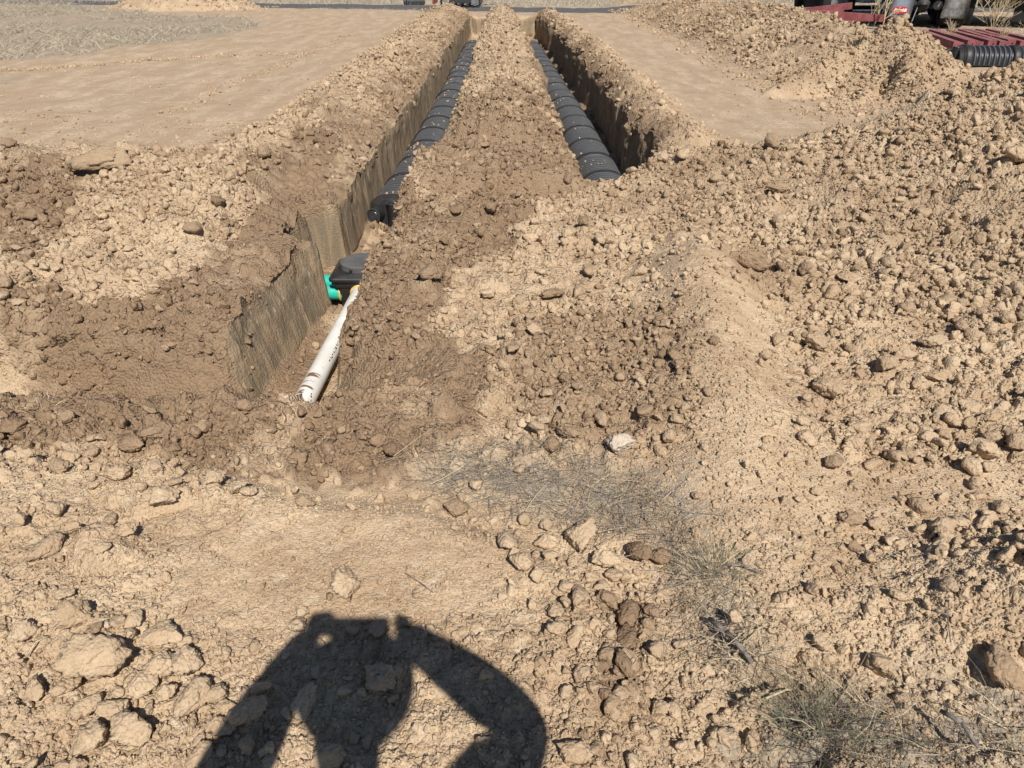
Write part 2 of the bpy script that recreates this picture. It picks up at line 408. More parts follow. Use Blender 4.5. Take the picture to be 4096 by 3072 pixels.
def ground_material(name, litter=False, wall=False, roadf=False, graded=False):
    m, nd, lk, bs = newmat(name)
    geo = nd.new('ShaderNodeNewGeometry'); pos = geo.outputs['Position']
    def attr(n):
        a = nd.new('ShaderNodeAttribute'); a.attribute_name = n; return a.outputs['Fac']
    mo, cr, wa = [attr(n) for n in ('moist', 'cloddy', 'wall')]
    c, n2, n3 = soil_tex(nd, lk, mo, pos)
    if graded:      # driven-over ground: smoother, greyer
        sc = nd.new('ShaderNodeMapping'); sc.inputs['Scale'].default_value = (1.3, .35, 1); lk.new(pos, sc.inputs['Vector'])
        gn = noise(nd, lk, sc.outputs[0], 2.6, 5, .62)
        gs = nd.new('ShaderNodeMapping'); gs.inputs['Scale'].default_value = (.35, 2.2, 1); lk.new(pos, gs.inputs['Vector'])
        g2 = noise(nd, lk, gs.outputs[0], 2.2, 4, .6)
        gcol = mix(nd, lk, ramp(nd, lk, gn, .40, .66), (.40, .292, .195, 1), (.57, .445, .315, 1))
        gcol = mix(nd, lk, ramp(nd, lk, g2, .60, .74), gcol, (.64, .55, .44, 1))
        gcol = mix(nd, lk, math_(nd, lk, 'MULTIPLY', ramp(nd, lk, n2, .36, .60), .7), gcol, (.36, .262, .175, 1))
        c = mix(nd, lk, math_(nd, lk, 'MULTIPLY', attr('graded'), math_(nd, lk, 'SUBTRACT', 1.0, mo), clamp=True), c, gcol)
    if litter:      # weathered stems, dry field beyond the road
        ln = noise(nd, lk, pos, 34, 4, .7)
        lcol = mix(nd, lk, ramp(nd, lk, ln, .35, .68), (.21, .185, .155, 1), (.40, .33, .24, 1))
        lf = math_(nd, lk, 'MULTIPLY', attr('litter'), ramp(nd, lk, noise(nd, lk, pos, 7, 3, .6), .30, .56))
        c = mix(nd, lk, lf, c, lcol)
        fn = noise(nd, lk, pos, 2.2, 5, .7)
        fcol = mix(nd, lk, ramp(nd, lk, fn, .38, .64), (.28, .235, .175, 1), (.46, .385, .28, 1))
        c = mix(nd, lk, attr('field'), c, fcol)
    if roadf:
        rn = noise(nd, lk, pos, 9, 5, .7)
        rcol = mix(nd, lk, ramp(nd, lk, rn, .35, .75), (.085, .083, .085, 1), (.17, .155, .145, 1))
        c = mix(nd, lk, attr('road'), c, rcol)
    if wall:        # shaved clay faces: grey-olive smears with streaks down the wall
        sv = nd.new('ShaderNodeMapping'); sv.inputs['Scale'].default_value = (9, 9, .8); sv.inputs['Rotation'].default_value = (.22, 0, 0); lk.new(pos, sv.inputs['Vector'])
        st = noise(nd, lk, sv.outputs[0], 1.0, 4, .65, .4)
        st2 = noise(nd, lk, sv.outputs[0], 4.2, 3, .6)
        wc = mix(nd, lk, ramp(nd, lk, st, .42, .60), (.205, .162, .110, 1), (.31, .228, .143, 1))
        wc = mix(nd, lk, ramp(nd, lk, st2, .60, .72), wc, (.46, .355, .235, 1))
        sx = nd.new('ShaderNodeSeparateXYZ'); lk.new(pos, sx.inputs[0])
        low = math_(nd, lk, 'ADD', sx.outputs[2], math_(nd, lk, 'MULTIPLY', math_(nd, lk, 'SUBTRACT', noise(nd, lk, pos, 2.4, 3, .6), .5), .7))
        sm = math_(nd, lk, 'MULTIPLY', wa, ramp(nd, lk, low, .06, -.14))
        c = mix(nd, lk, sm, c, wc)
    lk.new(c, bs.inputs['Base Color'])
    bs.inputs['Roughness'].default_value = .93; bs.inputs['Specular IOR Level'].default_value = .18
    # relief finer than the mesh
    vo = nd.new('ShaderNodeTexVoronoi'); vo.inputs['Scale'].default_value = 62; vo.inputs['Randomness'].default_value = 1
    lk.new(pos, vo.inputs['Vector'])
    vo2 = nd.new('ShaderNodeTexVoronoi'); vo2.inputs['Scale'].default_value = 150; lk.new(pos, vo2.inputs['Vector'])
    vc = nd.new('ShaderNodeTexVoronoi'); vc.feature = 'DISTANCE_TO_EDGE'; vc.inputs['Scale'].default_value = 9
    dm = nd.new('ShaderNodeVectorMath'); dm.operation = 'ADD'; lk.new(pos, dm.inputs[0])
    nn = nd.new('ShaderNodeTexNoise'); nn.inputs['Scale'].default_value = 11; nn.inputs['Detail'].default_value = 2; lk.new(pos, nn.inputs['Vector'])
    sc2 = nd.new('ShaderNodeVectorMath'); sc2.operation = 'SCALE'; sc2.inputs['Scale'].default_value = .16; lk.new(nn.outputs[1], sc2.inputs[0]); lk.new(sc2.outputs[0], dm.inputs[1])
    lk.new(dm.outputs[0], vc.inputs['Vector'])
    crack = math_(nd, lk, 'MULTIPLY', math_(nd, lk, 'SUBTRACT', 1.0, ramp(nd, lk, vc.outputs['Distance'], 0, .035)), math_(nd, lk, 'MULTIPLY', mo, -.12))
    f1 = noise(nd, lk, pos, 45, 4, .68)
    h = math_(nd, lk, 'MULTIPLY', math_(nd, lk, 'SUBTRACT', .6, vo.outputs['Distance']), math_(nd, lk, 'ADD', math_(nd, lk, 'MULTIPLY', cr, .7), .12))
    h = math_(nd, lk, 'ADD', h, math_(nd, lk, 'MULTIPLY', math_(nd, lk, 'SUBTRACT', .6, vo2.outputs['Distance']), .18))
    h = math_(nd, lk, 'ADD', h, math_(nd, lk, 'MULTIPLY', f1, math_(nd, lk, 'ADD', math_(nd, lk, 'MULTIPLY', cr, .5), .10)))
    h = math_(nd, lk, 'ADD', h, crack)
    if wall:
        h = math_(nd, lk, 'MULTIPLY', h, math_(nd, lk, 'SUBTRACT', 1.0, math_(nd, lk, 'MULTIPLY', sm, .75)))
        h = math_(nd, lk, 'ADD', h, math_(nd, lk, 'MULTIPLY', math_(nd, lk, 'MULTIPLY', st2, sm), .8))
    bp = nd.new('ShaderNodeBump'); bp.inputs['Strength'].default_value = .95; bp.inputs['Distance'].default_value = .018
    lk.new(h, bp.inputs['Height']); lk.new(bp.outputs[0], bs.inputs['Normal'])
    return m
SOIL = ground_material('soil'); SOIL_G = ground_material('soil_ground', True, True, True, True); SOIL_T = ground_material('soil_trench', wall=True)

def clod_material():
    m, nd, lk, bs = newmat('clod_soil')
    geo = nd.new('ShaderNodeNewGeometry'); pos = geo.outputs['Position']
    a = nd.new('ShaderNodeAttribute'); a.attribute_type = 'INSTANCER'; a.attribute_name = 'tone'
    oi = nd.new('ShaderNodeObjectInfo')
    t = math_(nd, lk, 'ADD', a.outputs['Fac'], math_(nd, lk, 'MULTIPLY', math_(nd, lk, 'SUBTRACT', oi.outputs['Random'], .5), .25), clamp=True)
    c, n2, n3 = soil_tex(nd, lk, t, pos)
    c = mix(nd, lk, math_(nd, lk, 'MULTIPLY', math_(nd, lk, 'ADD', a.outputs['Fac'], .2), -1.7, clamp=True), c, (.58, .53, .46, 1))
    lk.new(c, bs.inputs['Base Color'])
    bs.inputs['Roughness'].default_value = .92; bs.inputs['Specular IOR Level'].default_value = .18
    f1 = noise(nd, lk, pos, 38, 4, .7)
    vo = nd.new('ShaderNodeTexVoronoi'); vo.inputs['Scale'].default_value = 95; lk.new(pos, vo.inputs['Vector'])
    h = math_(nd, lk, 'ADD', f1, math_(nd, lk, 'MULTIPLY', vo.outputs['Distance'], -.35))
    bp = nd.new('ShaderNodeBump'); bp.inputs['Strength'].default_value = .8; bp.inputs['Distance'].default_value = .014
    lk.new(h, bp.inputs['Height']); lk.new(bp.outputs[0], bs.inputs['Normal'])
    return m
CLOD = clod_material()

# ------------------------------------------------------------------ tagging
def tag(o, label=None, cat=None, group=None, kind=None):
    if label: o['label'] = label
    if cat: o['category'] = cat
    if group: o['group'] = group
    if kind: o['kind'] = kind
    elif cat: o['kind'] = 'thing'
    return o
def link(name, me, parent=None, mat=None):
    o = bpy.data.objects.new(name, me); col.objects.link(o)
    if mat is not None and me is not None and len(me.materials) == 0: me.materials.append(mat)
    if parent: o.parent = parent
    return o
def empty(name, loc=(0, 0, 0), rz=0):
    o = bpy.data.objects.new(name, None); col.objects.link(o); o.location = loc; o.rotation_euler = (0, 0, rz); o.empty_display_size = .1; return o

def fast_mesh(name, co, faces, smooth=True):
    """numpy verts (n,3) and faces (m,k), all of one size"""
    me = bpy.data.meshes.new(name); n, k = faces.shape
    me.vertices.add(len(co)); me.vertices.foreach_set('co', np.ascontiguousarray(co, np.float32).ravel())
    me.loops.add(n*k); me.loops.foreach_set('vertex_index', np.ascontiguousarray(faces, np.int32).ravel())
    me.polygons.add(n); me.polygons.foreach_set('loop_start', np.arange(0, n*k, k, dtype=np.int32))
    me.polygons.foreach_set('loop_total', np.full(n, k, np.int32))
    me.polygons.foreach_set('use_smooth', np.full(n, smooth))
    me.update(calc_edges=True); return me

GRD = np.clip(1-CR*2.2, 0, 1)*sst(6.3, 7.3, Y)
ATT = {'graded': GRD, 'moist': MO, 'litter': LI, 'field': FI, 'road': RD, 'cloddy': CR, 'wall': WALL*WALLK}
def land(name, k, **t):
    q = Q[cat == k]; used, inv = np.unique(q, return_inverse=True)
    me = fast_mesh(name, CO[used], inv.reshape(-1, 4))
    for an, av in ATT.items():
        a = me.attributes.new(an, 'FLOAT', 'POINT'); a.data.foreach_set('value', av[used].astype(np.float32))
    return tag(link(name, me, None, SOIL_G if k in (0, 9) else SOIL_T if k in (10, 11) else SOIL), **t)
land('ground', 0, kind='structure')
land('road', 9, kind='structure')
land('trench', 10, kind='structure'); land('trench', 11, kind='structure')
land('dirt_heap', 1, label='large tan heap of loose clods filling the right foreground', cat='dirt heap', group='heaps of dug soil')
land('dirt_heap', 2, label='long ridge of spoil beside the lane, in front of the red beams and trucks', cat='dirt heap', group='heaps of dug soil')
land('dirt_heap', 3, label='pointed mound at the near end of the spoil ridge by the lane', cat='dirt heap', group='heaps of dug soil')
land('dirt_heap', 4, label='small heap of orange tan soil beside the road, far left', cat='dirt heap', group='heaps of dug soil')
land('dirt_heap', 5, label='low pile of tan clods left of the white pipe, behind the cross trench', cat='dirt heap', group='heaps of dug soil')
land('dirt_heap', 6, label='long bank of spoil along the outer lip of the left trench', cat='dirt heap', group='heaps of dug soil')
land('dirt_heap', 7, label='berm of crumbly soil between the two trenches', cat='dirt heap', group='heaps of dug soil')
land('dirt_heap', 8, label='low smooth mound above the dry brush at the bottom right', cat='dirt heap', group='heaps of dug soil')

# ------------------------------------------------------------------ clods
def ico(sub):
    bm = bmesh.new(); bmesh.ops.create_icosphere(bm, subdivisions=sub, radius=1.0)
    v = np.array([x.co[:] for x in bm.verts]); f = np.array([[q.index for q in p.verts] for p in bm.faces]); bm.free(); return v, f
ICO2 = ico(2); ICO3 = ico(3); ICO4 = ico(4)
def clod_mesh(name, seed, sub, kind=0):
    r = np.random.default_rng(seed); v, f = {2: ICO2, 3: ICO3, 4: ICO4}[sub]
    v = v/np.linalg.norm(v, axis=1)[:, None]
    n = 12 if kind == 0 else 18
    P = r.normal(size=(n, 3)); P /= np.linalg.norm(P, axis=1)[:, None]
    D = r.uniform(.52, 1.0, n) if kind == 0 else r.uniform(.75, 1.0, n)
    dots = v@P.T; rad = np.where(dots > .08, D/np.maximum(dots, .08), 9.)
    k = 34.0
    rr = -np.log(np.exp(-k*np.minimum(rad, 2.0)).sum(1))/k
    rr = np.clip(rr, .35, 1.25)
    q = v*2.3+r.uniform(0, 50, 3)
    rr = rr*(1+.26*fbm3(q[:, 0], q[:, 1], q[:, 2], seed, 1.9, 4, .72))
    rr = rr-.10*(np.abs(vn3(q[:, 0]*1.4, q[:, 1]*1.4, q[:, 2]*1.4, seed+9)) < .06)
    co = v*rr[:, None]; co *= r.uniform(.82, 1.15, 3); co /= np.abs(co).max()
    me = fast_mesh(name, co, f); me.materials.append(CLOD); return me
CM = [clod_mesh('clod', 900+i, 3, 0 if i % 4 else 1) for i in range(12)]
CMB = [clod_mesh('clod_big', 700+i, 4, 0 if i % 3 else 1) for i in range(10)]

# the clods one can pick out: pixel x, y, width, height, tone (0 dry .. 1 damp), label or None
PICK = """
381 2640 276 180 .12|broad flat tan slab, largest rock of the foreground cluster, lower left
316 2490 200 120 .15|pale broken rock above the broad slab, lower left
268 2393 92 60 .1|rounded clod topping the foreground rock cluster, lower left
547 2495 72 72 .12
657 2527 162 105 .12|smooth oval rock at the upper right of the foreground cluster
750 2628 122 155 .12|upright rock at the right side of the foreground cluster
649 2649 130 122 .14
576 2714 105 122 .15
520 2690 57 95 .15
775 2787 122 130 .14|blocky rock right of the foreground cluster, just left of the shadow
872 2770 97 97 .16
673 2762 105 90 .2
373 2941 170 122 .12|rounded pale rock, lowest of the foreground cluster, near the bottom edge
519 2916 178 154 .12|large sloping rock at the bottom of the foreground cluster
349 2819 105 90 .2
462 2835 138 90 .16
280 2762 97 73 .2
146 2762 97 105 .2
113 2535 97 122 .1
487 2766 65 57 .15
592 2819 57 73 .15
778 2884 50 73 .2
811 2949 57 65 .15
908 2908 112 72 .15
803 3022 90 90 .12
908 2831 90 50 .15
200 2200 90 110 .2
300 2130 90 60 .1
240 2050 100 80 .15
440 2080 60 80 .12
655 2010 150 85 .1
520 2150 110 70 .12
100 2110 70 60 .2
420 2250 85 60 .15
1520 2709 122 134 .22|round rock lying in the photographer's shadow, right of centre
1225 2819 104 134 .22|upright oval rock in the shadow, left of centre
1200 2508 98 67 .22|flat rock under the left hand of the shadow
1517 2520 73 73 .22
999 2990 80 75 .22
877 2905 100 70 .22
1005 2856 122 110 .22|dark rock on the left edge of the photographer's shadow
1310 3027 146 100 .22|wide rock in the shadow at the bottom edge
1420 2950 52 56 .25
1468 2970 55 60 .25
1390 2940 45 50 .25
1160 2995 60 60 .2
2469 1794 133 95 -.5|whitish flaky rock lying in the dry grass patch
2100 1761 66 66 .45
2199 1794 80 76 .7|dark brown clod left of the whitish rock
2284 1756 112 66 .75
3929 1804 123 104 .2|largest rounded clod on the right slope of the right foreground heap
3772 1728 66 57 .15
3943 1685 113 66 .2
3801 1690 76 66 .2
3882 1870 85 76 .2
3962 1875 75 66 .15
4066 1785 85 80 .35
3886 1936 71 57 .15
3995 2041 66 57 .2
3630 1804 57 76 .25
3403 2074 90 76 .45|brown clod standing alone on the smooth tongue of fines
3412 2192 66 50 .6
3469 2235 71 52 .2
3497 2368 52 47 .2
3782 2358 80 76 .2|round clod on the crest of the low mound, bottom right
3706 2420 57 47 .15
3260 1965 66 40 .15
3327 1851 71 80 .7|dark mottled clod on the tan tongue of fines
3526 2652 123 123 .4|rough brown clod above the dry brush, bottom right
4010 2690 170 170 .55|big dark clod at the right edge above the dry brush
3270 2586 76 85 .2
2322 2140 123 133 .08|pale pointed rock below the dry grass patch
2190 2169 95 66 -.1
2417 2263 113 85 .1
2313 2368 85 113 .2
2436 2406 104 85 .6|brown block among the pale rocks below the grass patch
2408 2340 85 66 .15
2227 2443 71 71 .15
2540 2216 104 123 .95|dark chocolate lump at the end of the dry grass patch
2640 2230 90 90 .9
2787 1979 52 52 0.
2408 1690 76 85 .2
2510 2450 85 110 .8
2500 2560 85 120 .85
2495 2680 80 110 .8
2730 2576 76 57 .15
2626 2861 95 66 .15
2690 2860 70 66 .15
2294 3022 133 104 .15|pale rock at the bottom edge right of the shadow
2028 2159 85 95 .1
2090 2250 95 90 .1
2150 2300 80 70 .1
1380 2330 140 150 .08|pale fissured lump half sunk in the fines above the shadow
1318 2375 38 58 .6
3303 1533 105 190 .12|long pale rock lying across the right foreground heap
3527 1475 108 72 .12|angular pale rock right of the long rock on the heap
3607 1439 94 58 .2
3390 1114 87 58 .2
3202 1099 72 72 .6
2999 1070 165 85 .65|dark wedge of damp soil in the middle of the right heap
3260 1381 87 80 .35
3108 1352 80 65 .5
3057 1425 65 43 .15
3723 1381 108 58 .3
3730 1533 100 45 .12
3773 1729 65 58 .3
3947 1757 94 58 .2
3838 1316 65 58 .2
4005 1295 72 58 .2
2558 760 58 50 .5
2731 643 72 58 .05|pale clod on the heap's crest at the near end of the right trench
2645 651 58 50 .05
3650 781 45 45 .3
4055 643 95 95 .2|large block at the right edge of the right heap, near its crest
3115 759 94 50 .65
2833 1560 50 50 .4
2572 1664 80 65 .6
43 594 55 55 .55|round brown boulder on the graded ground at the left edge
405 674 217 45 .6|long overhanging slab of damp soil on the left pile
560 596 44 22 .8|small dark clod on the graded ground behind the left pile
72 1223 75 48 .2|pale block at the foot of the left pile, left edge
20 1195 52 52 .2
557 1129 55 38 .05|pale block at the right end of the left pile
3087 581 74 72 .75|cracked brown boulder at the near end of the lane
3030 592 50 28 .8
1950 1183 66 46 .05|pale block on the damp bank right of the distribution box
2347 1090 72 60 .5
2208 1170 98 58 .7
1936 1654 55 52 -.1|pale stone on bare ground right of the white pipe's near end
2188 1601 80 52 .05
2042 1435 72 80 .6
2135 1350 86 52 .15
2016 1369 50 50 0.
2394 965 72 60 .15
1923 951 72 60 .8
1963 865 72 66 .85
1830 858 66 40 .8
1724 1143 92 80 .85|lump of damp clay right of the white pipe
2334 911 66 60 .7
1877 589 60 52 .75|dark lump on the near end of the berm
1929 592 60 40 .75
2020 605 40 36 .75
1893 450 40 40 .8
960 1960 90 70 .1
860 1930 110 80 .1
1000 1980 75 60 .1
700 1960 80 55 .15
60 1720 90 80 .85
640 1750 90 90 .75
540 1790 100 90 .8
480 1900 100 80 .15
250 1880 90 60 .5
1220 2010 100 55 .65
1160 1660 60 45 .8
1215 1665 70 48 .75
1275 1660 55 40 .8
1830 2030 90 70 .6
1900 1950 70 50 .3
1850 1990 60 50 .2
2080 1880 60 46 .15
2180 2100 70 50 .2
620 800 60 50 .2
650 620 60 40 .6
420 930 60 45 .15
300 860 55 45 .15
520 1000 50 40 .15
780 930 70 60 .8
870 820 75 60 .8
150 880 80 60 .75
""".strip().splitlines()

def place_clod(loc, size, tone, name='dirt_clod', big=False, rz=None, sink=.30, tilt=.5, flat=None, sx=1.0):
    me = rnd.choice(CMB if big else CM)
    o = bpy.data.objects.new(name, me); col.objects.link(o)
    fl = flat or rnd.uniform(.65, .9)
    h = size*.5
    o.scale = (h*sx, h*rnd.uniform(.85, 1.1), h*fl)
    o.rotation_euler = (rnd.uniform(-tilt, tilt), rnd.uniform(-tilt, tilt), rnd.uniform(0, 6.28) if rz is None else rz)
    o.location = (loc[0], loc[1], loc[2]+h*fl*(1-2*sink))
    o['tone'] = float(tone); return o
PROTO = []; TAKEN = []; SINGLE = []
def region(px, py):
    if py > 2350 and px < 1000: return 'in the foreground rock cluster at lower left'
    if py > 2350 and px < 1750: return "on the fines in the photographer's shadow"
    if py > 1880 and px < 1500: return 'on the pale foreground fill at the left'
    if py > 2000 and px < 2480: return 'among the pale rocks below the dry grass patch'
    if py > 2000 and px < 2900: return 'on the strip of brown crumbs beside the dry stalks'
    if py > 2000: return 'around the low mound at the bottom right'
    if px > 2600 and py > 1200: return 'on the near slope of the right foreground heap'
    if px > 2300 and py > 600: return 'on the upper slope of the right foreground heap'
    if px < 1100 and py > 1600: return 'on the damp strip in front of the cross trench'
    if px < 1100: return 'on the low pile left of the trench'
    if py > 1250: return 'on the bare ground right of the white pipe'
    if py > 700: return 'on the damp bank right of the distribution box'
    return 'on the berm between the trenches'
def tname(t): return 'whitish' if t < -.05 else 'pale' if t < .18 else 'tan' if t < .42 else 'brown' if t < .7 else 'dark damp'
def sname(s): return 'small' if s < .05 else 'fist-sized' if s < .1 else 'large'
for ln in PICK:
    a, _, lab = ln.partition('|'); px, py, w, h, tone = [float(q) for q in a.split()]
    p, t = hit(px, py+h*.25)
    wm = w*t/FPX; hm_ = h*t/FPX
    dep = math.asin(min(.98, max(.2, -ray(px, py)[2]/np.linalg.norm(ray(px, py)))))
    big = w > 85
    me = rnd.choice(CMB if big else CM); nm = 'rock' if (tone < .2 and w > 90) else 'dirt_clod'
    o = bpy.data.objects.new(nm, me); col.objects.link(o)
    ly = min(max(hm_*1.15, wm*.55), wm*1.7); lz = min(wm, ly)*rnd.uniform(.70, .90)
    kq = 1.14 if w > 80 else 1.05
    o.scale = (wm*.54*kq, ly*.54*kq, lz*.52*kq); o.rotation_euler = (rnd.uniform(-.25, .25), rnd.uniform(-.25, .25), rnd.uniform(-.3, .3) + (math.pi if rnd.random() < .5 else 0))
    if (px, py) == (3303, 1533): o.rotation_euler[2] = .55
    ca = np.linspace(0, 6.283, 14); sx_ = p[0]+np.cos(ca)*wm*.38; sy_ = p[1]+np.sin(ca)*wm*.38
    zz = float(np.mean(surface(sx_, sy_)[0]))
    o.location = (p[0], p[1], zz+lz*(.46 if w > 60 else .30)); o['tone'] = tone
    tag(o, lab or None, 'rock' if nm == 'rock' else 'clod')
    TAKEN.append((p[0], p[1], wm*.5))
    PROTO.append(o); o_px = (px, py-h*.1, wm, tone, nm, lab); SINGLE.append((o, o_px))
TAKEN = np.array(TAKEN)

# areas strewn with clods: polygon in pixels, clods per square metre, smallest and largest (m), power, tone from the ground +, name
AREA = [
 ('right foreground heap', [(2250, 780), (2420, 690), (2700, 610), (3000, 590), (3400, 550), (3720, 440), (4150, 200), (4500, 400), (4500, 2200), (3700, 2250), (3350, 2150), (3150, 1700), (3000, 1300), (2750, 1100), (2500, 1150), (2200, 1250), (2000, 1100), (2050, 900)], 2000, .014, .10, 2.25),
 ('brown rubble right of the pipe', [(1900, 1250), (2300, 1150), (2700, 1150), (2900, 1500), (2850, 1900), (2950, 2200), (2750, 2150), (2650, 1900), (2300, 1830), (2050, 1750), (1950, 1450)], 2300, .012, .075, 2.2),
 ('pale foreground fill', [(-200, 1830), (400, 1880), (900, 1960), (1400, 2030), (1900, 2080), (2250, 2120), (2600, 2400), (2700, 2800), (2700, 3200), (-400, 3200)], 1100, .009, .05, 2.3),
 ('rock cluster at lower left', [(60, 2380), (700, 2440), (980, 2700), (1100, 3200), (-100, 3200)], 500, .018, .07, 2.0),
 ('rocks below the grass patch', [(1750, 2060), (2150, 2080), (2560, 2260), (2650, 2700), (2700, 3100), (2300, 3100), (2200, 2500)], 1900, .013, .07, 2.1),
 ('ground below the tongue', [(2650, 2750), (3100, 2350), (3500, 2350), (4200, 2250), (4200, 2750), (3300, 2800), (3050, 3150), (2600, 3150)], 1700, .009, .055, 2.2),
 ('tongue of fines', [(2700, 1100), (2950, 1300), (3250, 2000), (3400, 2400), (3050, 2500), (2900, 2200), (2700, 1600)], 800, .007, .035, 2.4),
 ('low pile left of the trench', [(-300, 640), (450, 640), (1000, 560), (1050, 700), (950, 950), (780, 1150), (400, 1230), (-300, 1260)], 1700, .018, .10, 2.2),
 ('damp strip before the cross trench', [(-200, 1660), (600, 1700), (1200, 1690), (1650, 1780), (1700, 1990), (900, 1960), (-200, 1900)], 1600, .012, .085, 2.15),
 ('damp bank right of the box', [(1500, 900), (1700, 770), (2050, 780), (2150, 950), (2000, 1150), (1900, 1350), (1600, 1420), (1400, 1400), (1480, 1080)], 1700, .014, .075, 2.2),
]
def scatter_pts(P, dens, lo, hi, pw):
    mn = P.min(0); mx = P.max(0); A = (mx-mn).prod(); n = int(A*dens)
    x = rng.uniform(mn[0], mx[0], n); y = rng.uniform(mn[1], mx[1], n)
    k = sdf(P, x, y) > -.06*rng.random(n); return x[k], y[k]
def power(n, lo, hi, a):
    u = rng.random(n); return (lo**(1-a)+u*(hi**(1-a)-lo**(1-a)))**(1/(1-a))
SC = []
def add_scatter(nm, x, y, s, bias=0., cl=True, walls=False):
    z, Hs_, fl, fr, fc, m, l, fld, rd, c = surface(x, y)
    ins = np.maximum(np.maximum(fl, fr), fc)
    if cl:
        gap = sst(-.35, .25, fbm(x, y, 401, 1.3, 3))*.75+.25
        k = (rng.random(len(x)) < gap*np.clip(c*1.3+.1, 0, 1)) & (ins < .30)
    else: k = np.ones(len(x), bool) if walls else ((ins < .3) | (ins > .94))
    d2 = np.full(len(x), 9.)
    for tx, ty, tr in TAKEN: d2 = np.minimum(d2, (np.hypot(x-tx, y-ty)-tr*.8-s*.3))
    k &= d2 > 0
    tone = np.clip(m*.95+bias+rng.normal(0, .20, len(x))+.35*(rng.random(len(x)) < .06), 0, 1)
    SC.append((nm, np.stack([x, y, z+s*rng.uniform(.0, .28, len(x))], 1)[k], s[k], tone[k]))
for nm, pts, dens, lo, hi, pw in AREA:
    x, y = scatter_pts(poly(pts), dens, lo, hi, pw); add_scatter(nm, x, y, power(len(x), lo, hi, pw))
def strip(nm, x0, x1, y0, y1, dens, lo, hi, pw, fx=None):
    n = int((x1-x0)*(y1-y0)*dens); y = rng.uniform(y0, y1, n); x = rng.uniform(x0, x1, n)
    if fx is not None: x = fx(y)+x
    add_scatter(nm, x, y, power(n, lo, hi, pw))
def extra(nm, pts, dens, lo, hi, pw, bias=0., walls=False):
    x, y = scatter_pts(poly(pts), dens, lo, hi, pw); add_scatter(nm, x, y, power(len(x), lo, hi, pw), bias, False, walls)
extra('tongue of fines', [(2560, 1150), (2800, 1080), (2950, 1300), (3250, 2000), (3400, 2400), (3050, 2500), (2900, 2200), (2700, 1600)], 1300, .008, .05, 2.5)
extra('brown rubble right of the pipe', [(1950, 1250), (2300, 1180), (2650, 1180), (2800, 1500), (2750, 1800), (2300, 1830), (2050, 1700)], 900, .015, .08, 2.1, .1)
extra('near end of the berm', [(1660, 640), (2330, 640), (2340, 790), (2000, 850), (1660, 800)], 700, .015, .09, 2.1)
extra('bank of the cross trench', [(-100, 1230), (850, 1180), (1000, 1350), (1000, 1560), (-100, 1600)], 900, .015, .08, 2.1, .05, True)
extra('bank right of the white pipe', [(1390, 1330), (1700, 1300), (1760, 1600), (1320, 1640)], 700, .012, .06, 2.1, .05, True)
strip('bank on the left trench lip', -1.55, -.02, 6.4, 28.3, 560, .022, .12, 2.3, xLl)
strip('berm between the trenches', -.80, .62, 7.3, 27.6, 680, .022, .12, 2.3, lambda y: (xLr(y)+xRl(y))*.5*0+ip(y, [7, 28], [-.08, -.36]))
strip('right trench lip', 0.02, .75, 7.0, 28.2, 360, .025, .13, 2.2, xRr)
strip('spoil ridge beside the lane', 3.5, 7.6, 9.2, 30.5, 520, .025, .15, 2.5)
strip('pointed mound', 4.0, 6.8, 10.0, 13.0, 1100, .018, .085, 2.4)
strip('far left heap', -15.4, -9.2, 29.8, 33.0, 130, .05, .18, 2.2)
# loose crumbs on the trench floors
def floor_scatter(nm, f0, f1, y0, y1, n, lo, hi):
    y = rng.uniform(y0, y1, n); t = rng.beta(.55, .55, n); x = f0(y)+.05+(f1(y)-f0(y)-.1)*t
    add_scatter(nm, x, y, power(n, lo, hi, 2.0), .05, False)
floor_scatter('floor of the left trench', xLl, xLr, 3.0, 27, 5200, .012, .07)
floor_scatter('floor of the right trench', xRl, xRr, 7.6, 27, 2600, .02, .09)
yb = rng.uniform(6.9, 24, 900); side_ = np.where(rng.random(900) < .6, -1, 1)
xb = ip(yb, [6, 7.2, 9, 12, 24], [-1.19, -1.18, -1.10, -1.08, -1.10])+side_*rng.uniform(.24, .33, 900)
add_scatter('sides of the left chambers', xb, yb, power(900, .03, .11, 2.0), .1, False)
yb = rng.uniform(6.75, 7.3, 60); xb = rng.uniform(-1.42, -.95, 60); add_scatter('near end of the left chambers', xb, yb, power(60, .04, .14, 1.8), .5, False)
def crumbs_on(fx, y0, y1, z, n):
    y = rng.uniform(y0, y1, n); y = y0+(y1-y0)*np.clip((y-y0)/(y1-y0)+.06*np.sin(y*3.1), 0, 1)
    a = np.clip(rng.normal(1.9, .55, n), .5, 2.7); x = fx(y)+(.258+.02)*np.cos(a)
    s_ = power(n, .012, .06, 2.3); zz = z+(.29+.02)*np.sin(a)**.8
    SC.append(('black chambers', np.stack([x, y, zz+s_*.1], 1), s_, np.clip(rng.normal(.1, .1, n), 0, 1)))
crumbs_on(lambda y: ip(y, [6, 7.2, 9, 12, 24], [-1.19, -1.18, -1.10, -1.08, -1.10]), 7.3, 22.8, -.64, 420)
crumbs_on(lambda y: ip(y, [6, 8, 12, 16, 24], [1.06, 1.03, .94, .80, .52]), 7.0, 22.8, -.665, 160)
# pebbles on the graded ground
n = 5200; yy = 6.5+rng.random(n)**1.4*22; xx = rng.uniform(-1, 1, n)*(.62*yy+1)
k = ((xx < -2.9) | ((xx > 1.9) & (xx < 4.4)))
add_scatter('graded ground', xx[k], yy[k], power(k.sum(), .012, .055, 2.6), 0., False)

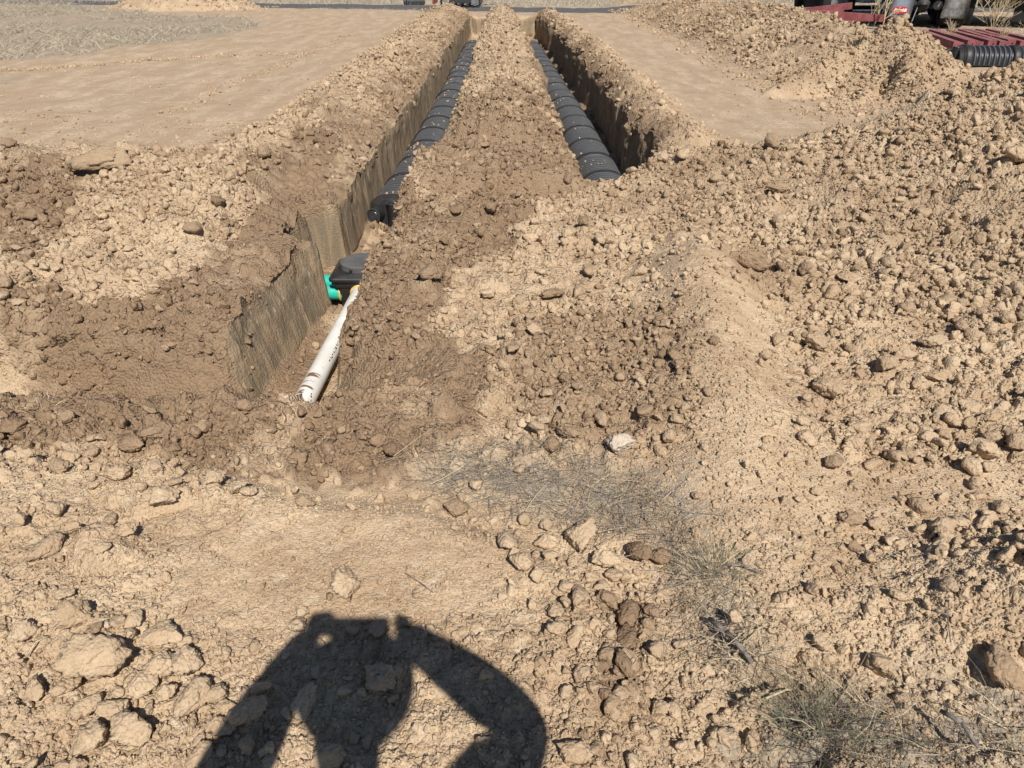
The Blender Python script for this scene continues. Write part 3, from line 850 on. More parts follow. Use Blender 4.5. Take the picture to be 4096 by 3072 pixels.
# grains and pebbles close to the camera
def grains(n, y0, y1, lo, hi, pw):
    y = y0+(y1-y0)*rng.random(n)**1.25; x = rng.uniform(-1, 1, n)*(.72*y+.55)
    add_scatter('near ground', x, y, power(n, lo, hi, pw), .0, False)
grains(62000, 1.0, 3.0, .004, .020, 2.2); grains(9000, 3.0, 6.3, .010, .035, 2.2)
def windrow(nm, pts, n, w, lo, hi):
    P = np.array([hit(*p)[0][:2] for p in pts]); L = np.r_[0, np.cumsum(np.linalg.norm(np.diff(P, axis=0), axis=1))]
    t = rng.random(n)*L[-1]; x = np.interp(t, L, P[:, 0])+rng.normal(0, w, n); y = np.interp(t, L, P[:, 1])+rng.normal(0, w, n)
    add_scatter(nm, x, y, power(n, lo, hi, 2.3), .1, False)
windrow('blade line across the graded ground', [(-100, 290), (350, 265), (560, 245), (860, 225), (1230, 215)], 900, .09, .015, .10)
windrow('wheel rut on the graded ground', [(640, 465), (800, 420), (880, 345), (1000, 310), (1190, 240), (1390, 140)], 700, .08, .015, .08)
windrow('edge of the graded ground by the pile', [(-100, 470), (300, 520), (800, 500), (1050, 520), (1200, 420)], 900, .35, .012, .06)
windrow('foot of the spoil ridge', [(2520, 60), (2900, 210), (3200, 350), (3430, 480), (3300, 560), (2900, 575)], 1500, .22, .012, .07)
# the largest of the rest become single clods, the others stay loose stuff
NPICK = len(PROTO); rest = 296-NPICK
cand = []
for i, (nm, p, s, t) in enumerate(SC):
    dist = np.linalg.norm(p-np.array([0, 0, CAMH]), axis=1); u = p[:, 0]/(p[:, 1]*.88+.1)
    vis = (np.abs(p[:, 0]) < .62*p[:, 1]+.35) & (p[:, 1] > 1.05)
    ang = np.where(vis, s/dist, 0)
    cand += [(ang[j], i, j) for j in np.argsort(-ang)[:rest]]
cand.sort(reverse=True); take = cand[:rest]
sel = {}
for a, i, j in take: sel.setdefault(i, []).append(j)
for i, js in sel.items():
    nm, p, s, t = SC[i]
    for j in js:
        o = place_clod(p[j]-np.array([0, 0, s[j]*.10]), s[j]*1.05, float(t[j]), sink=.32)
        tag(o, None, 'clod'); q = p[j]-np.array([0, 0, CAMH]); zc = q[1]*math.cos(TH)-q[2]*math.sin(TH)
        SINGLE.append((o, (2048+FPX*q[0]/zc, 1536-FPX*(q[1]*math.sin(TH)+q[2]*math.cos(TH))/zc, s[j], t[j], 'dirt_clod', '')))
    keep = np.ones(len(s), bool); keep[js] = False
    SC[i] = (nm, p[keep], s[keep], t[keep])

def instancer(name, p, s, t):
    me = bpy.data.meshes.new(name); me.vertices.add(len(p)); me.vertices.foreach_set('co', p.astype(np.float32).ravel())
    n = len(p)
    def at(nm, typ, key, arr):
        a = me.attributes.new(nm, typ, 'POINT'); a.data.foreach_set(key, arr.ravel())
    at('rot', 'FLOAT_VECTOR', 'vector', rng.uniform(0, 6.28, (n, 3)).astype(np.float32))
    sc = (s[:, None]*.5*rng.uniform(.62, 1.25, (n, 3)))
    at('scl', 'FLOAT_VECTOR', 'vector', sc.astype(np.float32))
    at('pid', 'INT', 'value', rng.integers(0, 12, n).astype(np.int32))
    at('tone', 'FLOAT', 'value', t.astype(np.float32))
    o = link(name, me); md = o.modifiers.new('clods', 'NODES'); md.node_group = GN; return o
def make_gn():
    g = bpy.data.node_groups.new('strew_clods', 'GeometryNodeTree')
    g.interface.new_socket('Geometry', in_out='INPUT', socket_type='NodeSocketGeometry')
    g.interface.new_socket('Geometry', in_out='OUTPUT', socket_type='NodeSocketGeometry')
    nd, lk = g.nodes, g.links
    gi = nd.new('NodeGroupInput'); go = nd.new('NodeGroupOutput'); jn = nd.new('GeometryNodeJoinGeometry')
    seen = {}
    for o in bpy.data.objects:
        if o.data in CM and o.data.name not in seen: seen[o.data.name] = o
    for o in seen.values():
        oi = nd.new('GeometryNodeObjectInfo'); oi.transform_space = 'ORIGINAL'; oi.inputs['Object'].default_value = o; oi.inputs['As Instance'].default_value = True
        lk.new(oi.outputs['Geometry'], jn.inputs[0])
    ip_ = nd.new('GeometryNodeInstanceOnPoints'); ip_.inputs['Pick Instance'].default_value = True
    def na(n, t):
        a = nd.new('GeometryNodeInputNamedAttribute'); a.data_type = t; a.inputs['Name'].default_value = n; return [q for q in a.outputs if q.enabled][0]
    lk.new(gi.outputs[0], ip_.inputs['Points']); lk.new(jn.outputs[0], ip_.inputs['Instance'])
    lk.new(na('pid', 'INT'), ip_.inputs['Instance Index']); lk.new(na('scl', 'FLOAT_VECTOR'), ip_.inputs['Scale'])
    er = nd.new('FunctionNodeEulerToRotation'); lk.new(na('rot', 'FLOAT_VECTOR'), er.inputs[0]); lk.new(er.outputs[0], ip_.inputs['Rotation'])
    lk.new(ip_.outputs[0], go.inputs[0]); return g
GN = make_gn()
tot = 0
for nm, p, s, t in SC:
    if len(p) == 0: continue
    tot += len(p)
    tag(instancer('loose_clods', p, s, t), f'loose small clods and crumbs strewn over the {nm}', 'clods', None, 'stuff')
print('clods', tot, 'single', len(take)+NPICK)
# every single clod is told apart by its look and by the conspicuous thing nearest to it
ANCH = [(x[0], x[1], ' '.join(x[5].split(',')[0].split()[:7])) for o, x in SINGLE if x[5]]
ANCH = [(x, y, a if a.split()[-1] not in ('the', 'at', 'of', 'on', 'in', 'and', 'near', 'below', 'above', 'right', 'left') else ' '.join(a.split()[:-1])) for x, y, a in ANCH]
import re
def short(a):
    a = re.split(r' (?:lying|half|on|in|at|of the|above|below|right|left|among|under|topping|near|standing|across|behind|with) ', a+' ')[0].strip(); return a
ANCH = [(x, y, short(a)) for x, y, a in ANCH] + [(1300, 1400, 'white pipe'), (1440, 1090, 'black distribution box'), (2360, 650, 'near end of the right trench'), (1520, 890, 'round end caps')]
buck = {}
for o, x in SINGLE:
    if x[5]: continue
    d = [math.hypot(x[0]-a, x[1]-b) for a, b, n in ANCH]; k = int(np.argmin(d)); ax, ay, an = ANCH[k]
    dx, dy = x[0]-ax, x[1]-ay
    w = ('right of' if dx > 0 else 'left of') if abs(dx) > 2.2*abs(dy) else ('below' if dy > 0 else 'above') if abs(dy) > 2.2*abs(dx) else ('lower' if dy > 0 else 'upper')+' '+('right of' if dx > 0 else 'left of')
    buck.setdefault((sname(x[2]), tname(x[3]), w, an), []).append((d[k], o))
ORD = ['', 'second ', 'third ', 'fourth ', 'fifth ', 'sixth ', 'seventh ', 'eighth ', 'ninth ', 'tenth ', 'eleventh ', 'twelfth ']
for (sn, tn, w, an), L in buck.items():
    L.sort(key=lambda q: q[0])
    for i, (d, o) in enumerate(L):
        o['label'] = f'{sn} {tn} clod, {ORD[min(i, 11)]}nearest to the {w} the {an}' if 'of' in w else f'{sn} {tn} clod, {ORD[min(i, 11)]}nearest {w} the {an}'
        o['label'] = o['label'].replace('to the left of', 'on the left of').replace('to the right of', 'on the right of').replace('to the upper', 'on the upper').replace('to the lower', 'on the lower')
        o['group'] = 'single clods and rocks on the dug soil'

# ------------------------------------------------------------------ plain materials
def simple(name, c, rough=.6, spec=.4, metal=0, n_amt=.25, n_scale=30, dust=0., dustc=(.40, .29, .19, 1), bump=0., bscale=60):
    m, nd, lk, bs = newmat(name)
    geo = nd.new('ShaderNodeNewGeometry'); pos = geo.outputs['Position']
    n = noise(nd, lk, pos, n_scale, 4, .65)
    lo = tuple(v*(1-n_amt) for v in c[:3])+(1,); hi = tuple(min(1, v*(1+n_amt)) for v in c[:3])+(1,)
    cc = mix(nd, lk, ramp(nd, lk, n, .3, .7), lo, hi)
    if dust:
        sx = nd.new('ShaderNodeSeparateXYZ'); lk.new(geo.outputs['Normal'], sx.inputs[0])
        d = math_(nd, lk, 'MULTIPLY', ramp(nd, lk, sx.outputs[2], -.1, 1.0), ramp(nd, lk, noise(nd, lk, pos, n_scale*.35, 5, .7), .32, .72))
        cc = mix(nd, lk, math_(nd, lk, 'MULTIPLY', d, dust), cc, dustc)
    lk.new(cc, bs.inputs['Base Color'])
    bs.inputs['Roughness'].default_value = rough; bs.inputs['Specular IOR Level'].default_value = spec; bs.inputs['Metallic'].default_value = metal
    if bump:
        bp = nd.new('ShaderNodeBump'); bp.inputs['Strength'].default_value = bump; bp.inputs['Distance'].default_value = .01
        lk.new(noise(nd, lk, pos, bscale, 4, .6), bp.inputs['Height']); lk.new(bp.outputs[0], bs.inputs['Normal'])
    return m
M = {
 'plastic': simple('black_plastic', (.030, .031, .034), .30, .6, dust=.16, dustc=(.24, .22, .195, 1)),
 'plastic_dark': simple('black_plastic_band', (.018, .019, .021), .5, .4, dust=.06),
 'box': simple('black_box_plastic', (.017, .017, .018), .38, .5, dust=.10, n_scale=14),
 'lid': simple('dusty_lid', (.095, .095, .093), .6, .35, dust=.35, dustc=(.22, .205, .185, 1), n_scale=9),
 'green': simple('green_pipe', (.02, .47, .37), .35, .5, n_amt=.08, dust=.25),
 'yellow': simple('yellow_seal', (.60, .42, .12), .6, .3),
 'red': simple('red_primer_steel', (.225, .068, .070), .7, .25, n_scale=6, dust=.40, dustc=(.42, .30, .27, 1)),
 'hole': simple('hole_shade_and_print', (.02, .015, .015), .9, .1),
 'tyre': simple('tyre_rubber', (.020, .020, .021), .75, .25, dust=.15),
 'steel': simple('grey_steel', (.16, .16, .165), .5, .5, n_scale=12, dust=.2),
 'dark_steel': simple('dark_steel', (.030, .030, .032), .6, .4, n_scale=12, dust=.12),
 'white': simple('white_paint', (.62, .64, .67), .4, .5, n_amt=.1, n_scale=8, dust=.12),
 'grey_flap': simple('scuffed_flap', (.36, .36, .345), .7, .3, n_amt=.45, n_scale=7),
 'blue_grey': simple('blue_grey_paint', (.42, .47, .54), .35, .5, n_amt=.12, n_scale=6),
 'lamp': simple('red_lamp', (.55, .012, .02), .25, .5, n_amt=.1),
 'logo': simple('red_oval', (.50, .035, .025), .5, .4, n_amt=.12),
 'ltext': simple('white_print', (.75, .75, .75), .6, .3, n_amt=.05),
 'orange': simple('machine_red', (.35, .06, .03), .4, .5, n_scale=8),
 'straw': simple('straw', (.50, .41, .26), .8, .2, n_amt=.3, n_scale=60),
 'twig': simple('grey_twig', (.19, .165, .145), .85, .2, n_amt=.4, n_scale=60),
 'skin': simple('skin', (.50, .31, .22), .55, .4, n_amt=.08),
 'cloth': simple('work_clothes', (.10, .12, .17), .9, .1, n_amt=.2),
 'hat': simple('hat_cloth', (.30, .25, .18), .9, .1),
 'phone': simple('phone_glass', (.015, .015, .017), .15, .5, n_amt=.02),
}
def pvc_mat():
    m, nd, lk, bs = newmat('white_pvc')
    tc = nd.new('ShaderNodeTexCoord'); ob = tc.outputs['Object']
    sx = nd.new('ShaderNodeSeparateXYZ'); lk.new(ob, sx.inputs[0])
    c = mix(nd, lk, ramp(nd, lk, noise(nd, lk, ob, 6, 4, .6), .35, .7), (.68, .655, .60, 1), (.79, .775, .735, 1))
    mp = nd.new('ShaderNodeMapping'); mp.inputs['Scale'].default_value = (14, 2.2, 14); lk.new(ob, mp.inputs['Vector'])
    c = mix(nd, lk, math_(nd, lk, 'MULTIPLY', ramp(nd, lk, noise(nd, lk, mp.outputs[0], 1.0, 4, .6), .50, .72), .7), c, (.62, .52, .36, 1))
    # smears of mud across the near end
    m2 = nd.new('ShaderNodeMapping'); m2.inputs['Scale'].default_value = (7, 26, 7); lk.new(ob, m2.inputs['Vector'])
    k = ramp(nd, lk, noise(nd, lk, m2.outputs[0], 1.0, 3, .5), .54, .58)
    zone = math_(nd, lk, 'MULTIPLY', ramp(nd, lk, sx.outputs[1], 1.36, 1.24), ramp(nd, lk, sx.outputs[1], .86, .94))
    top = math_(nd, lk, 'MULTIPLY', ramp(nd, lk, sx.outputs[2], .030, .046), ramp(nd, lk, sx.outputs[0], -.045, -.02))
    c = mix(nd, lk, math_(nd, lk, 'MULTIPLY', math_(nd, lk, 'MULTIPLY', k, zone), top), c, (.20, .12, .065, 1))
    lk.new(c, bs.inputs['Base Color']); bs.inputs['Roughness'].default_value = .32; bs.inputs['Specular IOR Level'].default_value = .5
    return m
M['pvc'] = pvc_mat()

# ------------------------------------------------------------------ shape helpers
def bm_obj(name, bm, mat, parent=None, smooth=False, bevel=0):
    if bevel:
        bmesh.ops.bevel(bm, geom=[e for e in bm.edges if len(e.link_faces) == 2 and e.calc_face_angle(0) > .5], offset=bevel, segments=2, affect='EDGES', profile=.6)
    bmesh.ops.recalc_face_normals(bm, faces=bm.faces[:])
    me = bpy.data.meshes.new(name); bm.to_mesh(me); bm.free()
    if smooth:
        for p in me.polygons: p.use_smooth = True
    return link(name, me, parent, mat)
def box(bm, c, s, rot=None):
    r = bmesh.ops.create_cube(bm, size=1.0)
    m = Matrix.Translation(c) @ (rot.to_4x4() if rot else Matrix.Identity(4)) @ Matrix.Diagonal((s[0], s[1], s[2], 1))
    bmesh.ops.transform(bm, matrix=m, verts=r['verts']); return r['verts']
def cyl(bm, a, b, r0, r1=None, n=20, cap=True):
    a = Vector(a); b = Vector(b); r1 = r0 if r1 is None else r1; d = b-a
    q = bmesh.ops.create_cone(bm, cap_ends=cap, segments=n, radius1=r0, radius2=r1, depth=d.length)
    m = Matrix.Translation((a+b)/2) @ d.to_track_quat('Z', 'Y').to_matrix().to_4x4()
    bmesh.ops.transform(bm, matrix=m, verts=q['verts'])
def rect_loft(bm, secs, cap=True):
    """secs: (x, y, z, half_x, half_y, corner) rounded rectangles stacked"""
    rings = []
    for (cx, cy, cz, hx, hy, r) in secs:
        ring = []
        for q in range(4):
            ox, oy = [(1, 1), (-1, 1), (-1, -1), (1, -1)][q]
            for k in range(5):
                a = math.pi/2*(q+k/4)
                ring.append(bm.verts.new((cx+ox*(hx-r)+r*math.cos(a), cy+oy*(hy-r)+r*math.sin(a), cz)))
        rings.append(ring)
    n = 20
    for a, b in zip(rings[:-1], rings[1:]):
        for i in range(n): bm.faces.new((a[i], a[(i+1) % n], b[(i+1) % n], b[i]))
    if cap: bm.faces.new(rings[0]); bm.faces.new(rings[-1])
def ring(bm, c, axis, r, rr, n=28, m=8):
    q = Vector(axis).to_track_quat('Z', 'Y').to_matrix(); V = []
    for i in range(n):
        a = 6.28318*i/n; row = []
        for j in range(m):
            b = 6.28318*j/m; p = Vector(((r+rr*math.cos(b))*math.cos(a), (r+rr*math.cos(b))*math.sin(a), rr*math.sin(b)))
            row.append(bm.verts.new(Vector(c)+q@p))
        V.append(row)
    for i in range(n):
        for j in range(m): bm.faces.new((V[i][j], V[(i+1) % n][j], V[(i+1) % n][(j+1) % m], V[i][(j+1) % m]))

# ------------------------------------------------------------------ drainage chambers
CL_, CW, CHT = .83, .258, .29
def arch_mesh(name, prof, na=26):
    """prof: list of (y, radial offset)"""
    V = []; F = []
    for (yy, off) in prof:
        for i in range(na+1):
            a = math.pi*i/na; ca = math.cos(a); sa = math.sin(a)
            V.append(((CW+off)*math.copysign(abs(ca)**.85, ca), yy, (CHT+off)*sa**.80))
    for j in range(len(prof)-1):
        for i in range(na):
            k = j*(na+1)+i; F.append((k, k+1, k+na+2, k+na+1))
    me = fast_mesh(name, np.array(V), np.array(F)); return me
prof = []; nr = 9; L0, L1 = .075, CL_
for r_ in range(nr):
    y0 = L0+(L1-L0)*r_/nr; w = (L1-L0)/nr
    for t, o in ((0, 0), (.14, .001), (.28, .010), (.38, .021), (.46, .025), (.54, .025), (.62, .021), (.72, .010), (.86, .001)): prof.append((y0+w*t, o))
prof.append((L1, 0))
ME_BODY = arch_mesh('chamber_body', prof)
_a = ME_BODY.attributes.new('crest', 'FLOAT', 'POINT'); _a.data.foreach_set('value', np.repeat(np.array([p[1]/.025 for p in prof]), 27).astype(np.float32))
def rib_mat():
    m, nd, lk, bs = newmat('ribbed_plastic_glints'); geo = nd.new('ShaderNodeNewGeometry'); pos = geo.outputs['Position']
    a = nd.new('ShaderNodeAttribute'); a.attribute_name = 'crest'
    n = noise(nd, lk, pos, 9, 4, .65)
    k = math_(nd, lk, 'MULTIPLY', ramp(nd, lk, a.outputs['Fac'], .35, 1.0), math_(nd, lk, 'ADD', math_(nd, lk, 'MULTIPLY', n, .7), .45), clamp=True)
    c = mix(nd, lk, k, (.020, .021, .023, 1), (.100, .102, .106, 1))  # highlights along the rib crests painted into the colour, grooves darker
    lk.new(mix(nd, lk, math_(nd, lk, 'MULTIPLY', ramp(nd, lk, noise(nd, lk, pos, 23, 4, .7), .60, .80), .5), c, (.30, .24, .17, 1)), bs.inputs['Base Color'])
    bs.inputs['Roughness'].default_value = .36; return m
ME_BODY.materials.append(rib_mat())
ME_BAND = arch_mesh('chamber_band', [(-.045, .004), (-.042, .026), (-.01, .034), (.050, .034), (.082, .026), (.090, .001)]); ME_BAND.materials.append(M['plastic_dark'])
def foot_mesh():
    bm = bmesh.new()
    for sx_ in (-1, 1): box(bm, (sx_*(CW+.028), CL_/2, .010), (.055, CL_-.012, .014))
    me = bpy.data.meshes.new('chamber_foot'); bm.to_mesh(me); bm.free(); me.materials.append(M['plastic_dark']); return me
ME_FOOT = foot_mesh()
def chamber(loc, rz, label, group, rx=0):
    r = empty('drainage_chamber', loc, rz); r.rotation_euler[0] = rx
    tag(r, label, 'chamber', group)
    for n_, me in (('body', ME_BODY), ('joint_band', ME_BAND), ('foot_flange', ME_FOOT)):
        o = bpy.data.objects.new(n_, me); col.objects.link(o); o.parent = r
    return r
ORDN = ['nearest', 'second', 'third', 'fourth', 'fifth', 'sixth', 'seventh', 'eighth', 'ninth', 'tenth', 'eleventh', 'twelfth', 'thirteenth', 'fourteenth', 'fifteenth', 'sixteenth', 'seventeenth', 'eighteenth', 'nineteenth', 'twentieth']
def row(fx, y0, n, z, side):
    y = y0
    for i in range(n):
        a = Vector((fx(y), y, z)); b = Vector((fx(y+CL_), y+CL_, z)); d = b-a
        a.z += rnd.uniform(-.008, .006); a.x += rnd.uniform(-.008, .008)
        chamber(a, math.atan2(-d.x, d.y)+rnd.uniform(-.014, .014), f'black ribbed drainage chamber, {ORDN[i]} from the near end of the {side} trench', f'chambers laid in the {side} trench')
        y += CL_*d.y/d.length
    return y
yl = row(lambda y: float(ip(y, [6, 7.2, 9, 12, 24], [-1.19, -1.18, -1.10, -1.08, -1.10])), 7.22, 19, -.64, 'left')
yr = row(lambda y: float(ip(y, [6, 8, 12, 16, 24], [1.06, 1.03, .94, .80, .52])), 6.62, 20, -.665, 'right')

def end_cap(loc, rz, label, group):
    t = empty('chamber_end_cap', loc, rz); tag(t, label, 'end cap', group)
    V = []; F = []; na = 24      # local -y faces away from the chamber
    for k, (yy, sc_) in enumerate(((.03, 1.03), (-.05, 1.02), (-.07, .97), (-.13, .90))):
        for i in range(na+1):
            a = math.pi*i/na; ca = math.cos(a); V.append(((CW+.012)*math.copysign(abs(ca)**.85, ca)*sc_, yy, (CHT+.012)*math.sin(a)**.8*sc_))
    for j in range(3):
        for i in range(na):
            k = j*(na+1)+i; F.append((k, k+na+1, k+na+2, k+1))
    n0 = 3*(na+1)
    me = bpy.data.meshes.new('cap_shell'); me.from_pydata(V, [], F+[tuple(range(n0, n0+na+1))]); me.update()
    link('shell', me, t, M['plastic_dark'])
    d = Vector((-.25, -1, .12)).normalized(); p0 = Vector((-.12, -.11, .17)); p1 = p0+d*.13
    bm = bmesh.new(); cyl(bm, p0, p1, .072, .066, 30); o = bm_obj('port', bm, M['plastic_dark'], t)
    bm = bmesh.new(); ring(bm, p1, d, .063, .007, 30); cyl(bm, p1, p1+d*.004, .045, .040, 24); bm_obj('rim', bm, M['plastic'], o)
    bm = bmesh.new(); cyl(bm, (.05, -.15, .06), (.05, -.15, .285), .072, .072, 28, False); o2 = bm_obj('riser', bm, M['plastic_dark'], t, True)
    bm = bmesh.new(); ring(bm, (.05, -.15, .285), (0, 0, 1), .070, .009, 30); bm_obj('rim', bm, M['plastic'], o2)
    bm = bmesh.new(); cyl(bm, (.05, -.15, .235), (.05, -.15, .262), .066, .05, 14); bm_obj('soil_plug', bm, SOIL, o2)
    return t
end_cap((-1.185, 7.20, -.64), 0, 'black end cap with round ports closing the left row of chambers', 'chamber end caps')

# ------------------------------------------------------------------ distribution box with its pipes
def dist_box(c):
    t = empty('distribution_box', c); tag(t, 'black square distribution box with round grey lid where the pipes meet', 'drain box')
    bm = bmesh.new(); rect_loft(bm, [(0, 0, -.30, .155, .145, .03), (0, 0, -.085, .188, .178, .03)]); bm_obj('body', bm, M['box'], t)
    bm = bmesh.new(); rect_loft(bm, [(0, 0, -.086, .200, .190, .03), (0, 0, -.036, .206, .196, .03)]); bm_obj('collar', bm, M['box'], t)
    bm = bmesh.new(); rect_loft(bm, [(0, 0, -.036, .228, .216, .035), (0, 0, -.018, .230, .218, .035), (0, 0, -.010, .224, .212, .035), (0, 0, .016, .188, .184, .12)]); o = bm_obj('cover', bm, M['box'], t)
    bm = bmesh.new(); cyl(bm, (0, 0, .016), (0, 0, .050), .176, .172, 48); cyl(bm, (0, 0, .050), (0, 0, .057), .166, .150, 48); l = bm_obj('lid', bm, M['lid'], t)
    for i in range(8):
        a = .4+6.2832*i/8; bm = bmesh.new(); box(bm, (.180*math.cos(a), .180*math.sin(a), .026), (.022, .022, .024)); bm_obj('screw_lug', bm, M['box'], l)
    return t
DB = (-1.10, 5.21, -.30)
dist_box(DB)
def pipe(name, a, b, r, mat, label, cat, inner=True, group=None):
    a = Vector(a); b = Vector(b); d = b-a; bm = bmesh.new()
    cyl(bm, (0, 0, 0), (0, d.length, 0), r, r, 40)
    for f in list(bm.faces):
        if len(f.verts) > 8: bm.faces.remove(f)
    q = bmesh.ops.create_cone(bm, cap_ends=False, segments=40, radius1=r*.9, radius2=r*.9, depth=d.length)
    bmesh.ops.transform(bm, matrix=Matrix.Translation((0, d.length/2, 0)) @ Matrix.Rotation(-math.pi/2, 4, 'X'), verts=q['verts'])
    o = bm_obj(name, bm, mat, None, True); o.location = a
    o.rotation_euler = d.to_track_quat('Y', 'Z').to_euler(); return tag(o, label, cat, group)
PA = Vector((-1.199, 2.52, -.468)); PB = Vector((-1.112, 5.10, -.432))
pvc = pipe('drain_pipe', PA, PB, .058, M['pvc'], 'long white plastic pipe with mud smears leading into the box', 'pipe')
g1 = pipe('drain_pipe', (-1.22, 5.10, -.455), (-1.80, 5.10, -.462), .055, M['green'], 'green pipe leaving the box on the side nearer the camera', 'pipe', group='green pipes beside the box')
g2 = pipe('drain_pipe', (-1.22, 5.245, -.435), (-1.80, 5.255, -.440), .055, M['green'], 'green pipe leaving the box, behind the other green pipe', 'pipe', group='green pipes beside the box')
for nm, c_, ax in (('pipe_seal', PB+Vector((-.003, -.088, -.001)), (0, 1, 0)), ('pipe_seal', Vector((-1.272, 5.10, -.455)), (1, 0, 0)), ('pipe_seal', Vector((-1.272, 5.245, -.435)), (1, 0, 0))):
    bm = bmesh.new(); ring(bm, (0, 0, 0), ax, .062 if ax[1] else .058, .009); o = bm_obj(nm, bm, M['yellow'], None, True); o.location = c_
    lb = 'yellow rubber seal where the white pipe enters the box' if ax[1] else 'yellow seal of the nearer green pipe' if c_.y < 5.2 else 'yellow seal of the farther green pipe'
    tag(o, lb, 'seal', 'yellow pipe seals')
# worn black print along the right flank of the white pipe
bm = bmesh.new(); rp = random.Random(3); yy = .86
while yy < 2.0:
    if 1.04 < yy < 1.40: yy = 1.42
    w_ = rp.uniform(.010, .030); a0 = .52; r_ = .0586
    for k in range(rp.choice((1, 2, 2, 3))):
        a1 = a0+rp.uniform(-.10, .18); hh = rp.uniform(.05, .13)
        P4 = [(r_*math.cos(a1+t), yy+u, r_*math.sin(a1+t)) for t, u in ((0, 0), (0, w_*.7), (hh, w_*.7), (hh, 0))]
        bm.faces.new([bm.verts.new(p) for p in P4])
    yy += w_*1.25
bm_obj('printed_mark', bm, M['hole'], pvc)
for nm, c_, s_ in (('a', 0, 0),):
    pass

# ------------------------------------------------------------------ chamber and steel lying on the far right
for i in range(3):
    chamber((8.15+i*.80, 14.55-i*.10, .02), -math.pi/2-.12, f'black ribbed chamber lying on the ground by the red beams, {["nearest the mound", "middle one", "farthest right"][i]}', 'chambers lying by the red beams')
end_cap((8.15, 14.55, .02), -math.pi/2-.12, 'black end cap on the loose chamber beside the pointed mound', 'chamber end caps')
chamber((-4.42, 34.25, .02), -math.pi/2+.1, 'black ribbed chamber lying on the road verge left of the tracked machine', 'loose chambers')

def beam(a, b, w, h, label, group, plate=False, holes=True):
    """steel channel from a to b, top at a.z+h"""
    a = Vector(a); b = Vector(b); d = b-a; L = d.length
    t = empty('steel_beam', a); t.rotation_euler = d.to_track_quat('Y', 'Z').to_euler(); tag(t, label, 'beam', group)
    bm = bmesh.new(); tk = .012
    box(bm, (0, L/2, h-tk/2), (w, L, tk)); box(bm, (0, L/2, tk/2), (w, L, tk)); box(bm, (-w/2+tk/2, L/2, h/2), (tk, L, h-2*tk-.001)); box(bm, (w/2-tk/2, L/2, h/2), (tk, L-.006, h-2*tk-.001))
    bm_obj('channel', bm, M['red'], t)
    bm = bmesh.new(); box(bm, (0, -.008, h/2), (w*1.02 if not plate else w*1.5, .012, h*1.02)); p = bm_obj('end_plate', bm, M['red'], t, bevel=.003)
    if holes:
        bm = bmesh.new(); cyl(bm, (w*.12, -.0145, h*.55), (w*.12, -.0165, h*.55), .016, .016, 14); bm_obj('bolt_hole', bm, M['hole'], p)  # flat dark disc, the shade inside the hole put into its colour
    return t
for i in range(8):
    x0 = 9.12+i*.245+(.06 if i % 3 == 1 else 0); y0 = 16.55+.05*(i % 3)+i*.03
    beam((x0, y0, .045+.03*(i % 2)), (x0+.72, y0+3.1, .045), .155 if i % 2 else .13, .15, f'red steel beam in the row right of the mound, {["leftmost", "second from left", "third from left", "fourth from left", "fourth from right", "third from right", "second from right", "rightmost"][i]}', 'red beams laid side by side', i % 2 == 0)
BL = [((7.3, 23.7, .30), (10.15, 22.45, .17), .16, .17, 'long red beam lying slanted on top of the beam stack by the trucks'),
      ((9.55, 23.3, .44), (7.9, 23.8, .22), .15, .16, 'red beam tilted up to the right at the back of the stack'),
      ((9.3, 23.2, .26), (7.7, 23.6, .20), .15, .16, 'short red beam under the tilted one'),
      ((9.40, 22.70, .03), (7.4, 22.95, .03), .20, .16, 'lowest front red beam of the stack, its square end facing right'),
      ((9.05, 22.6, .06), (7.1, 22.5, .06), .16, .15, 'red beam lying flat in front of the stack'),
      ((8.8, 24.3, .26), (6.2, 24.0, .22), .17, .17, 'red beam reaching left behind the spoil ridge'),
      ((10.75, 23.0, .16), (9.1, 23.5, .10), .15, .16, 'red beam behind the dry stalks by the truck flap')]
for a, b, w_, h_, lb in BL: beam(a, b, w_, h_, lb, 'stacked red beams by the trucks')

# ------------------------------------------------------------------ vehicles
def wheel_parts(t, c, ax, R=.52, w=.28, rim=True, rimmat='white'):
    c = Vector(c); ax = Vector(ax).normalized()
    bm = bmesh.new(); pr = [(-.5, .62), (-.5, .88), (-.42, .97), (-.30, 1.0), (.30, 1.0), (.42, .97), (.5, .88), (.5, .62), (.36, .58), (-.36, .58)]
    q = ax.to_track_quat('Z', 'Y').to_matrix(); V = []
    for i in range(36):
        a = 6.28318*i/36; V.append([bm.verts.new(c+q@Vector((R*r_*math.cos(a), R*r_*math.sin(a), w*o_))) for o_, r_ in pr])
    for i in range(36):
        for j in range(len(pr)): bm.faces.new((V[i][j], V[(i+1) % 36][j], V[(i+1) % 36][(j+1) % len(pr)], V[i][(j+1) % len(pr)]))
    o = bm_obj('wheel', bm, M['tyre'], t, False)
    if rim:
        bm = bmesh.new(); cyl(bm, c-ax*w*.30, c+ax*w*.42, R*.60, R*.52, 32); cyl(bm, c+ax*w*.42, c+ax*w*.62, R*.24, R*.16, 20)
        bm_obj('rim', bm, M[rimmat], o)
def text_mesh(txt, size, mat, parent, mtx, shear=.25, name='lettering'):
    cu = bpy.data.curves.new('lettering', 'FONT'); cu.body = txt; cu.size = size; cu.align_x = 'CENTER'; cu.align_y = 'CENTER'; cu.shear = shear; cu.extrude = .0015
    cu.space_character = .88; cu.offset = .004*size/.1
    to = bpy.data.objects.new('tmp_text', cu); col.objects.link(to)
    dg = bpy.context.evaluated_depsgraph_get(); me = bpy.data.meshes.new_from_object(to.evaluated_get(dg))
    bpy.data.objects.remove(to); me.materials.clear()
    o = link(name, me, parent, mat); o.matrix_local = mtx; return o

